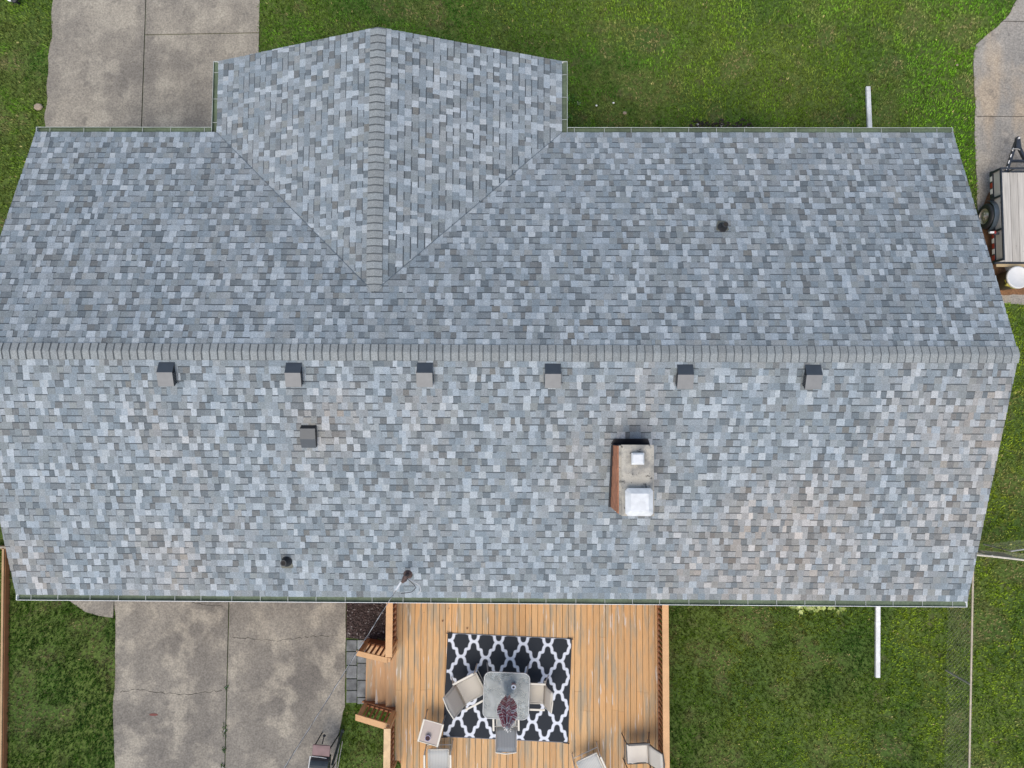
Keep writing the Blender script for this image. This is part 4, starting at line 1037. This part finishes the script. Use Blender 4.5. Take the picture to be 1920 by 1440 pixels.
# debris on the deck
for px, py, s_ in ((876, 1178, .05), (830, 1164, .05), (842, 1141, .025)):
    q = P(px, py, ZD + .006); b_ = MB(); random.seed(px)
    for k in range(3):
        a = random.uniform(0, 6.28); p = [(.5 * s_ * math.cos(a + t) * (1 if i % 2 else .55), .5 * s_ * math.sin(a + t) * (1 if i % 2 else .55), .004 + .008 * k + .006 * (i % 2)) for i, t in enumerate(np.linspace(0, 5.6, 8))]
        b_.face(p)
    o = b_.build('dry_leaf', M['dryleaf']); o.location = (q.x, q.y, q.z)
    lab = {876: 'curled brown leaf on the deck boards, nearest the rug', 830: 'reddish dry leaf on the deck left of the others, above the rug corner', 842: 'tiny brown leaf on the deck nearest the gutter'}[px]
    tag(o, lab, 'leaf', 'dry leaves on the deck')

# ------------------------------------------------------------------ chain link fence on the right
zf = 1.0
fa = P(1825, 1040, zf); fb_ = P(1817, 1460, zf); fend = P(1814, 1640, zf)
fence = tag(empty('chain_link_fence', (fa.x, fa.y, 0)), 'rusty galvanised chain link fence running down the right side lawn', 'fence')
def fsub(mb_, name, m_, parent): o = mb_.build(name, m_); o.parent = parent; o.location = -Vector(parent.location); return o
b_ = MB(); b_.tube([fa, fb_, fend], .021, 10); fsub(b_, 'top_rail', mat('fence_rail', (.50, .42, .31), .6, noise=[(8, 3, .8, 1.1)]), fence)
def chainlink(a, e, z0, z1, sp=.10, r_=.0009):
    b2 = MB(); a = Vector((a.x, a.y, 0)); e = Vector((e.x, e.y, 0)); L_ = (e - a).length; d = (e - a).normalized(); H_ = z1 - z0; n = int((L_ + H_) / sp)
    nrm = Vector((-d.y, d.x, 0))
    for s_ in (0, 1):
        for i in range(n):
            l0 = i * sp - H_; l1 = l0 + H_
            za, zb = (z0, z1)
            if l0 < 0: za = z0 - l0; l0 = 0
            if l1 > L_: zb = z1 - (l1 - L_); l1 = L_
            if l0 >= l1: continue
            p, q = a + d * (l0) + Vector((0, 0, za)), a + d * l1 + Vector((0, 0, zb))
            if s_: p.z = z0 + z1 - p.z; q.z = z0 + z1 - q.z
            off = nrm * (.002 if s_ else -.002); b2.bar(p + off, q + off, r_ * 2, r_ * 2)
    return b2
M['wire'] = mat('fence_wire', (.36, .34, .25), .6)
fsub(chainlink(fa, fend, .03, zf - .01), 'mesh', M['wire'], fence)
b_ = MB(); n = int((fend - fa).length / .075)
for i in range(n):
    p = fa.lerp(fend, i / n); b_.tube([p + Vector((.02, 0, -.02)), p + Vector((.028, .004, .035))], .004, 4)
fsub(b_, 'wire_ties', M['galv'], fence)
for t in (0, (1287 - 1040) / 600, .82):
    p = fa.lerp(fend, t); b_ = MB(); b_.tube([(p.x, p.y, 0), (p.x, p.y, zf - .02)], .024, 10); b_.lathe([(.03, zf - .03), (.03, zf + .0), (.001, zf + .02)], (p.x, p.y, 0), 12); fsub(b_, 'post', M['galv'], fence)
# cross fence going right, with a board leaning against it
ga = P(1836, 1042, zf); gb = P(2200, 1070, zf)
ga2 = P(1828, 1040, zf); 
fence2 = tag(empty('chain_link_fence', (ga2.x, ga2.y, 0)), 'short pale fence run crossing the lawn from the house corner to the right edge', 'fence')
b_ = MB(); b_.tube([ga2, P(1860, 1043, zf), P(1920, 1050, zf), gb], .024, 10); fsub(b_, 'top_rail', mat('fence_rail_pale', (.62, .56, .46), .6, noise=[(8, 3, .75, 1.05)]), fence2)
fsub(chainlink(ga2, gb, .03, zf - .01), 'mesh', M['wire'], fence2)
for t in (.085, .6):
    p = ga2.lerp(gb, t); b_ = MB(); b_.tube([(p.x, p.y, 0), (p.x, p.y, zf + .02)], .028, 10); fsub(b_, 'post', M['galv'], fence2)
bd = MB(); q0 = P(1834, 1032, .50); q1 = P(1880, 1036, .62); q2 = P(1913, 1048, .93); q3 = P(1862, 1044, .93); q4 = P(1846, 1036, .6)
bd.face([q0, q4, q3, q2, q1]); o = bd.build('fence_board', M['boards']); sm = o.modifiers.new('thick', 'SOLIDIFY'); sm.thickness = .02
tag(o, 'weathered tan board leaning against the short cross fence', 'board')
gt = MB()
wp = [P(1896, 1033.5, zf), P(1908, 1031.5, zf), P(1935, 1028, zf), P(2000, 1020, zf)]; fence3 = tag(empty('garden_gate', (wp[0].x, wp[0].y, 0)), 'pale railed wire gate ajar at the far right end of the cross fence', 'gate')
gt.tube(wp, .018, 8); fsub(gt, 'top_rail', M['galv'], fence3); fsub(chainlink(wp[0], wp[3], .05, zf - .01), 'mesh', M['wire'], fence3)
b_ = MB(); b_.tube([(wp[0].x, wp[0].y, 0.0), (wp[0].x, wp[0].y, zf + .01)], .018, 8); fsub(b_, 'post', M['galv'], fence3)

# wooden fence, left edge
zl = .16; la = P(6.5, 1027, zl); lb = P(1.5, 1440, zl); lc = P(-1, 1640, zl)
wf = tag(empty('timber_border', (la.x, la.y, 0)), 'low reddish brown timber border with tan top edge along the left edge', 'border')
b_ = MB(); b_.bar(la, lb, .05, .04); b_.bar(lb, lc, .05, .04); fsub(b_, 'cap', mat('tan_cap', (.42, .26, .13), .7, noise=[(4, 3, .85, 1.1)]), wf)
L_ = (lc - la).length; n = int(L_ / .14); d = (lc - la).normalized(); b_ = MB()
for i in range(n):
    p = la.lerp(lc, (i + .5) / n); k = random.uniform(.85, 1.1); b_.bar(Vector((p.x + .045, p.y, .0)), Vector((p.x + .03, p.y, zl - .025)), .025, .141, up=(d.x, d.y, 0))
fsub(b_, 'boards', M['redwood'], wf)
for t in (0, .45, .9):
    p = la.lerp(lc, t); b_ = MB(); b_.box((p.x - .09, p.y - .045, 0), (p.x - .012, p.y + .045, zl - .03)); fsub(b_, 'post', M['redwood'], wf)
cr = MB(); ca_, cb_ = P(-40, 1026, zl), P(13, 1026.5, zl)
wf2 = tag(empty('timber_border', (ca_.x, ca_.y, 0)), 'short grey tan timber border meeting the house corner at the left edge', 'border')
cr.bar(ca_, cb_, .05, .04); fsub(cr, 'cap', mat('grey_tan_cap', (.33, .27, .19), .7), wf2)
b_ = MB(); n = 5
for i in range(n):
    p = ca_.lerp(cb_, (i + .5) / n); b_.bar(Vector((p.x, p.y + .02, .04)), Vector((p.x, p.y + .02, zl - .025)), .13, .018, up=(0, 1, 0))
fsub(b_, 'boards', M['boards'], wf2)

# ------------------------------------------------------------------ TRAILER
zt_, zrl = .50, .74
t0 = P(1860, 322, zt_); t1 = P(1871, 492, zt_)
TX = (t0.x + t1.x) / 2 + .02; TY1 = t0.y; TY0 = t1.y; TWD = 1.5
tr_ = tag(empty('utility_trailer', (TX + TWD / 2, (TY0 + TY1) / 2, 0)), 'black framed utility trailer with grey plank bed on the side driveway', 'trailer')
def tsub(mb_, name, m_, parent=None, **k):
    o = mb_.build(name, m_, **k); o.parent = parent or tr_
    if parent is None: o.location = -Vector(tr_.location)
    return o
b_ = MB()
for i in range(8):
    w = TWD / 8; k = random.uniform(.85, 1.12); tn = random.random() * .03
    b_.box((TX + i * w + .004, TY0 + .02, zt_ - .03), (TX + (i + 1) * w - .004, TY1 - .02, zt_), (.44 * k + tn, .415 * k + tn * .6, .372 * k))
for z in (.535,): b_.box((TX - .014, TY0 + .03, z - .04), (TX + .0, TY1 - .03, z + .17), (.56, .52, .47))
tsub(b_, 'bed', M['plank'])
b_ = MB(); fz = zt_ - .07
for x in (TX - .02, TX + TWD + .02): b_.bar((x, TY0, fz), (x, TY1, fz), .05, .09)
for y in (TY0, TY1): b_.bar((TX - .045, y, fz), (TX + TWD + .045, y, fz), .05, .08)
tsub(b_, 'frame', M['blackm'])
b_ = MB()
for x in (TX, TX + TWD): b_.bar((x, TY0, zrl), (x, TY1, zrl), .035, .035)
b_.bar((TX - .018, TY1, zrl + .001), (TX + TWD + .018, TY1, zrl + .001), .035, .035)
for x in (TX, TX + TWD):
    for y in (TY0 + .02, TY0 + (TY1 - TY0) * .34, TY0 + (TY1 - TY0) * .70, TY1 - .02): b_.bar((x - (.055 if x == TX else -.055), y, fz), (x - (.02 if x == TX else -.02), y, zrl), .045, .04)
for x in (TX + .35, TX + .75, TX + 1.15): b_.bar((x, TY1, fz), (x, TY1, zrl), .03, .03)
tsub(b_, 'side_rail', M['blackm'])
b_ = MB(); b_.box((TX + .0, TY0 - .10, zt_ - .06), (TX + TWD, TY0 - .03, zt_ - .035)); tsub(b_, 'tailboard', mat('tan_plank', (.45, .34, .19), .8))
# reflective tape
for k in range(2):
    yc = (TY0 + .55 - k * .30)
for yc, m_ in ((TY1 - .17, 'refw'), (TY1 - .33, 'refr'), (TY1 - .48, 'refw'), (TY0 + .66, 'refr'), (TY0 + .55, 'refw'), (TY0 + .42, 'refr'), (TY0 + .28, 'refw'), (TY0 + .12, 'refr')):
    b_ = MB(); b_.box((TX - .052, yc - .06, fz - .028), (TX - .047, yc + .06, fz + .052)); tsub(b_, 'reflector', M[m_])
# wheel
for side, wxx in ((0, P(1846, 408, .31).x - .02), (1, TX + TWD + .12)):
    wy = P(1850, 406, .31).y; W = .17
    tm = Matrix.Rotation(R(90), 4, 'Y'); b_ = MB(); s_ = 1 if side == 0 else -1
    b_.lathe([(.19, 0), (.225, -.004), (.27, .0), (.30, .02), (.315, .045), (.315, W - .045), (.30, W - .02), (.27, W), (.19, W)], (wxx, wy, .315), 36, mtx=tm)
    wh = empty('wheel', (0, 0, 0)); 
    ty = b_.build('wheel', M['black'], smooth=True); bpy.data.objects.remove(wh); ty.parent = tr_; ty.location = -Vector(tr_.location)
    b_ = MB(); b_.lathe([(.19, .005), (.175, .035), (.12, .045), (.11, .02), (.05, .012), (.045, -.012), (.001, -.014)] if side == 0 else [(.19, W - .005), (.175, W - .035), (.12, W - .045), (.05, W - .01), (.001, W)], (wxx, wy, .315), 28, mtx=tm)
    for k in range(5):
        a = k * 2 * math.pi / 5; xo = .03 if side == 0 else W - .03
        b_.box((-.03 if side == 0 else 0, -.012, -.012), (.0 if side == 0 else .03, .012, .012), mtx=Matrix.Translation((wxx + xo, wy + .08 * math.cos(a), .315 + .08 * math.sin(a))))
    o = b_.build('rim', M['rim'], smooth=True); o.parent = ty
    f = MB(); rF = .385; x0, x1 = (wxx + .04, TX - .03) if side == 0 else (TX + TWD + .03, wxx + W + .02)
    x1 = max(x1, x0 + .14)
    pr2 = [(wy + rF * math.cos(R(a)), .315 + rF * math.sin(R(a)) * .93) for a in range(5, 176, 10)]
    for (y0, z0), (y1, z1) in zip(pr2[:-1], pr2[1:]): f.face([(x0, y0, z0), (x1, y0, z0), (x1, y1, z1), (x0, y1, z1)]); f.face([(x0, y1, z1), (x0, y1, z1 - .03), (x0, y0, z0 - .03), (x0, y0, z0)])
    tsub(f, 'fender', M['fender'])
b_ = MB(); b_.bar((TX - .14, (P(1862, 438, .62)).y, .60), (TX - .0, (P(1862, 438, .62)).y, .62), .05, .04); tsub(b_, 'marker_bracket', M['blackm'])
b_ = MB(); yq = P(1858, 436, .62).y; b_.box((TX - .24, yq - .02, .585), (TX - .14, yq + .025, .64)); tsub(b_, 'marker_lamp', M['refw'])
b_ = MB(); b_.box((TX - .138, yq - .03, .575), (TX - .10, yq + .032, .645)); tsub(b_, 'marker_lamp', M['refr'])
# tongue
tcx = P(1905, 262, .45); b_ = MB(); cpt = Vector((tcx.x, tcx.y - .05, .45))
b_.bar((P(1886, 322, .43).x, TY1, .43), cpt, .06, .08); b_.bar((2 * tcx.x - P(1886, 322, .43).x + .1, TY1, .43), cpt, .06, .08)
b_.bar((cpt.x - .12, cpt.y - .48, .431), (cpt.x + .4, cpt.y - .48, .431), .05, .07)
tsub(b_, 'tongue', M['blackm'])
b_ = MB(); b_.prism([(cpt.x - .06, cpt.y - .2), (cpt.x + .07, cpt.y - .2), (cpt.x + .045, cpt.y + .06), (cpt.x + .02, cpt.y + .10), (cpt.x - .02, cpt.y + .10), (cpt.x - .045, cpt.y + .06)], .46, .54); tsub(b_, 'coupler', M['blackm'], bevel=.015)
b_ = MB(); b_.lathe([(.022, .54), (.022, .57), (.001, .575)], (cpt.x, cpt.y + .05, 0), 14); tsub(b_, 'latch', M['refw'])
b_ = MB(); q = Vector((cpt.x - .06, cpt.y - .24, .50)); b_.tube([q + Vector((.10 * math.cos(t), .035 * math.sin(t), .02)) for t in np.linspace(0, 3.14, 8)], .012, 6); tsub(b_, 'safety_chain', M['galv'])
for k in range(4):
    a = Vector((P(1886, 322, .43).x, TY1, .43)); p = a.lerp(cpt, .08 + k * .2); p2 = a.lerp(cpt, .18 + k * .2); b_ = MB(); off = Vector((-.034, .0, .036)); b_.bar(p + off, p2 + off, .022, .012); tsub(b_, 'reflector', M['refw'])

# bin with white lid
q = P(1909, 520, .62); bn = tag(empty('storage_bin', (q.x, q.y, .02)), 'round olive bin with white lid and yellow trim behind the trailer', 'bin')
b_ = MB(); b_.lathe([(.001, .0), (.20, .0), (.21, .01), (.255, .56)], (0, 0, 0), 36); o = b_.build('body', M['bin'], smooth=True); o.parent = bn
b_ = MB(); b_.lathe([(.262, .55), (.272, .56), (.274, .60), (.262, .615), (.235, .612), (.22, .598), (.001, .602)], (0, 0, 0), 40); o = b_.build('lid', M['lid'], smooth=True); o.parent = bn
b_ = MB()
b_.tube([(.256 * math.cos(t), .256 * math.sin(t), .50) for t in np.linspace(3.3, 5.2, 14)], .008, 6)
b_.box((-.22, -.24, .50), (-.10, -.19, .56), mtx=Matrix.Rotation(R(-12), 4, 'Z')); o = b_.build('handle', M['yellow']); o.parent = bn

# ------------------------------------------------------------------ grill on the patio
zg = .85
g0 = P(583, 1400, zg); g1 = P(617, 1419, zg); gx, gy = (g0.x + g1.x) / 2, g1.y - .22
gr = tag(empty('charcoal_grill', (gx, gy, .02), R(-4)), 'old grill with faded maroon shelf and black lid on the patio edge', 'grill')
def gs(mb_, name, m_, **k): o = mb_.build(name, m_, **k); o.parent = gr; return o
b_ = MB(); b_.box((-.205, .23, .80), (.205, .48, .825)); b_.box((-.19, .24, .77), (.19, .47, .79)); gs(b_, 'shelf', M['maroon'], bevel=.01)
b_ = MB()
nn = 14; Wd = .21
for i in range(nn):
    a0, a1 = math.pi * i / nn, math.pi * (i + 1) / nn
    y0, z0, y1, z1 = .24 * math.cos(a0) - .03, .78 + .20 * math.sin(a0), .24 * math.cos(a1) - .03, .78 + .20 * math.sin(a1)
    b_.face([(-Wd, y0, z0), (Wd, y0, z0), (Wd, y1, z1), (-Wd, y1, z1)][::-1])
for x in (-Wd, Wd): b_.face([(x, .24 * math.cos(math.pi * i / nn) - .03, .78 + .20 * math.sin(math.pi * i / nn)) for i in range(nn + 1)])
gs(b_, 'lid', M['grilllid'], smooth=False)
b_ = MB(); b_.box((-.20, -.26, .60), (.20, .20, .775)); gs(b_, 'firebox', M['blackm'], bevel=.02)
b_ = MB(); b_.tube([(-.235, .225, .84), (-.245, .0, .86), (-.25, -.3, .86)], .015, 8); b_.tube([(-.25, -.06, .87), (-.31, -.07, .87), (-.345, -.12, .87), (-.35, -.3, .87)], .015, 8)
b_.tube([(-.21, .215, .835), (.0, .218, .85), (.14, .20, .84), (.21, .12, .82)], .008, 8); gs(b_, 'handle', M['white_metal'])
for x, y in ((-.19, -.24), (.19, -.24), (-.19, .40), (.19, .40)):
    b_ = MB(); b_.tube([(x, y, .78), (x * 1.1, y, .0)], .016, 8); gs(b_, 'leg', M['blackm'])
b_ = MB(); b_.lathe([(.001, -.04), (.03, -.02), (.036, 0), (.03, .02), (.001, .04)], (-.01, .60, .60), 14); b_.tube([(-.01, .60, .60), (-.01, .47, .74)], .012, 8); gs(b_, 'knob', M['black'])
b_ = MB(); b_.tube([(.30, .50, .12), (.27, .2, .4), (.24, -.05, .62)], .03, 8); b_.lathe([(.001, -.05), (.04, -.03), (.045, .02), (.001, .05)], (.31, .53, .10), 12); gs(b_, 'hose', mat('dark_green_hose', (.025, .035, .03), .6))
b_ = MB()
for x in (.30, .36): b_.tube([(x, .35, .25), (x - .03, -.3, .45)], .010, 8)
gs(b_, 'stand_tube', M['galv'])

# object at the far top-left corner: a bollard-like lawn lamp with white cap
q = P(25, -2, .25); lt = tag(empty('garden_light', (q.x, q.y, 0)), 'small black and white garden light in the top left lawn corner', 'lamp')
b_ = MB(); b_.tube([(0, 0, 0), (0, 0, .2)], .03, 10); b_.lathe([(.03, .16), (.085, .2), (.08, .235), (.02, .26), (.001, .262)], (0, 0, 0), 20); o = b_.build('body', M['black']); o.parent = lt
b_ = MB(); b_.lathe([(.09, .18), (.09, .21), (.001, .22)], (-.13, .06, 0), 16); b_.lathe([(.015, .262), (.001, .27)], (.03, -.01, -.02), 8); o = b_.build('cap', M['white']); o.parent = lt

# ------------------------------------------------------------------ plants and stones
def leafy(px, py, n, size, spread, cols, label, name, cat='plant', z=.0, group=None, hgt=.25, sy=1.0):
    q = P(px, py, z); root = tag(empty(name, (q.x, q.y, 0)), label, cat, group); b2 = MB()
    for i in range(n):
        a = random.uniform(0, 6.28); r_ = spread * math.sqrt(random.random()); cx, cy = r_ * math.cos(a), r_ * math.sin(a) * sy; cz = random.uniform(.3, 1) * hgt
        th = random.uniform(0, 6.28); l = size * random.uniform(.6, 1.2); w = l * .34; c = cols[random.randrange(len(cols))]; k = random.uniform(.7, 1.3); c = tuple(x * k for x in c)
        dd = Vector((math.cos(th), math.sin(th), 0)); s_ = Vector((-dd.y, dd.x, 0)); o_ = Vector((cx, cy, cz)); up = Vector((0, 0, 1)); tl = random.uniform(-.3, .5)
        m1 = o_ + dd * l * .5 + up * l * .12 * tl * 2; tip = o_ + dd * l + up * l * tl * -.3
        b2.face([o_, o_ + dd * l * .25 + s_ * w * .8 + up * .01, m1 + s_ * w, tip, m1 - up * .012], c); b2.face([o_, m1 - up * .012, tip, m1 - s_ * w, o_ + dd * l * .25 - s_ * w * .8 + up * .01], tuple(x * .92 for x in c))
    o = b2.build('foliage', M['leaf']); o.parent = root
    st = MB()
    for i in range(5): st.tube([(0, 0, 0), (random.uniform(-.5, .5) * spread, random.uniform(-.5, .5) * spread * sy, hgt * .6)], .004, 5)
    o = st.build('stem', M['leaf']); o.parent = root
HC = [(.34, .40, .10), (.42, .46, .16), (.22, .30, .06)]
for px, lab, n in ((1498, 'yellow green hosta under the gutter, leftmost clump of the three by the white downspout', 26), (1525, 'yellow green hosta under the gutter, middle clump with the largest leaves', 34), (1558, 'small yellow green hosta clump nearest the white downspout', 22)):
    leafy(px, 1134, n, .13, .19, HC, lab, 'hosta_plant', group='hostas along the back wall', hgt=.22, sy=.55)
WC = [(.09, .22, .02), (.16, .32, .04), (.06, .15, .015)]
leafy(1066, 190, 60, .05, .14, WC, 'bright green leafy weed beside the wing gutter, pointing at the lawn', 'weed_plant', group='weeds beside the front wing', hgt=.3)
leafy(1084, 196, 40, .045, .13, WC, 'sprawling weed with thin stems reaching onto the lawn', 'weed_plant', group='weeds beside the front wing', hgt=.15, sy=.6)
leafy(1064, 226, 50, .05, .12, WC, 'low green weed in the corner where the gutters meet', 'weed_plant', group='weeds beside the front wing', hgt=.3)
for i, (px, py, lab) in enumerate(((424, 1288, 'tiny green weed in the patio joint, topmost'), (422, 1368, 'long green weed tuft in the patio joint, second from top'), (420, 1404, 'green weed tuft in the patio joint, third from top'), (418, 1436, 'green weed tuft in the patio joint at the photo edge'))):
    leafy(px, py, (14, 40, 22, 22)[i], .035, .05, [(.07, .16, .03), (.05, .12, .02)], lab, 'weed_plant', group='weeds in the patio joint', z=.02, hgt=.06, sy=(1.2, 4, 1.6, 1.6)[i])
DC = [(.035, .022, .03), (.05, .03, .035), (.03, .03, .02)]
for px, lab in ((1312, 'dark purple low plant by the front gutter, leftmost of three'), (1352, 'dark purple low plant by the front gutter, middle and widest'), (1392, 'dark purple low plant by the front gutter, rightmost of three')):
    leafy(px, 240, 130, .05, .26, DC, lab, 'ground_plant', group='dark plants at the front wall', hgt=.10, sy=.8)
def stone(px, py, s_, m_, lab, name='stone'):
    q = P(px, py, .0); b2 = MB(); pr3 = [(.6, 0), (1, .15), (.85, .4), (.4, .5), (.001, .52)]; b2.lathe([(r_ * s_, z * s_) for r_, z in pr3], (0, 0, 0), 7); o = b2.build(name, m_); o.location = (q.x, q.y, .03); o.scale = (1, .8, 1); tag(o, lab, 'stone')
stone(1171, 213, .055, M['stone'], 'tan flat stone in the front lawn'); stone(1118, 199, .03, M['white'], 'small white pebble left of another on the front lawn'); stone(1150, 194, .03, M['white'], 'small white pebble nearest the tan stone')
stone(1793, 123, .035, M['stone'], 'pale stone in the grass near the side driveway'); stone(74, 202, .12, M['stone'], 'sandy clod of earth at the left edge of the front driveway', 'earth_clod')
# brick fragment stain and leaf on the patio
q = P(288, 1340, .024); b_ = MB(); b_.prism([(.11 * math.cos(t), .03 * math.sin(t)) for t in np.linspace(0, 6.28, 10)[:-1]], 0, .006); o = b_.build('dry_leaf', mat('rust_red_leaf', (.16, .05, .04), .8)); o.location = (q.x, q.y, .021); tag(o, 'long rust red leaf lying on the left half of the patio', 'leaf')
# cracks in the patio
ck = MB(); random.seed(5)
for pts_ in ([(435, 1194), (470, 1197), (520, 1202), (560, 1196), (600, 1193), (640, 1190)], [(225, 1297), (255, 1292), (310, 1300), (360, 1302), (395, 1297), (420, 1295)], [(345, 1126), (380, 1133), (425, 1137)]):
    full = []
    for (a0, b0), (a1, b1) in zip(pts_[:-1], pts_[1:]):
        for t in np.linspace(0, 1, 8)[:-1]: full.append(P(a0 + (a1 - a0) * t, b0 + (b1 - b0) * t + random.uniform(-1.6, 1.6), .0215))
    for a, b_ in zip(full[:-1], full[1:]): ck.bar(a, b_, random.uniform(.004, .014), .002)
tag(ck.build('patio_crack', M['gap']), kind='structure')
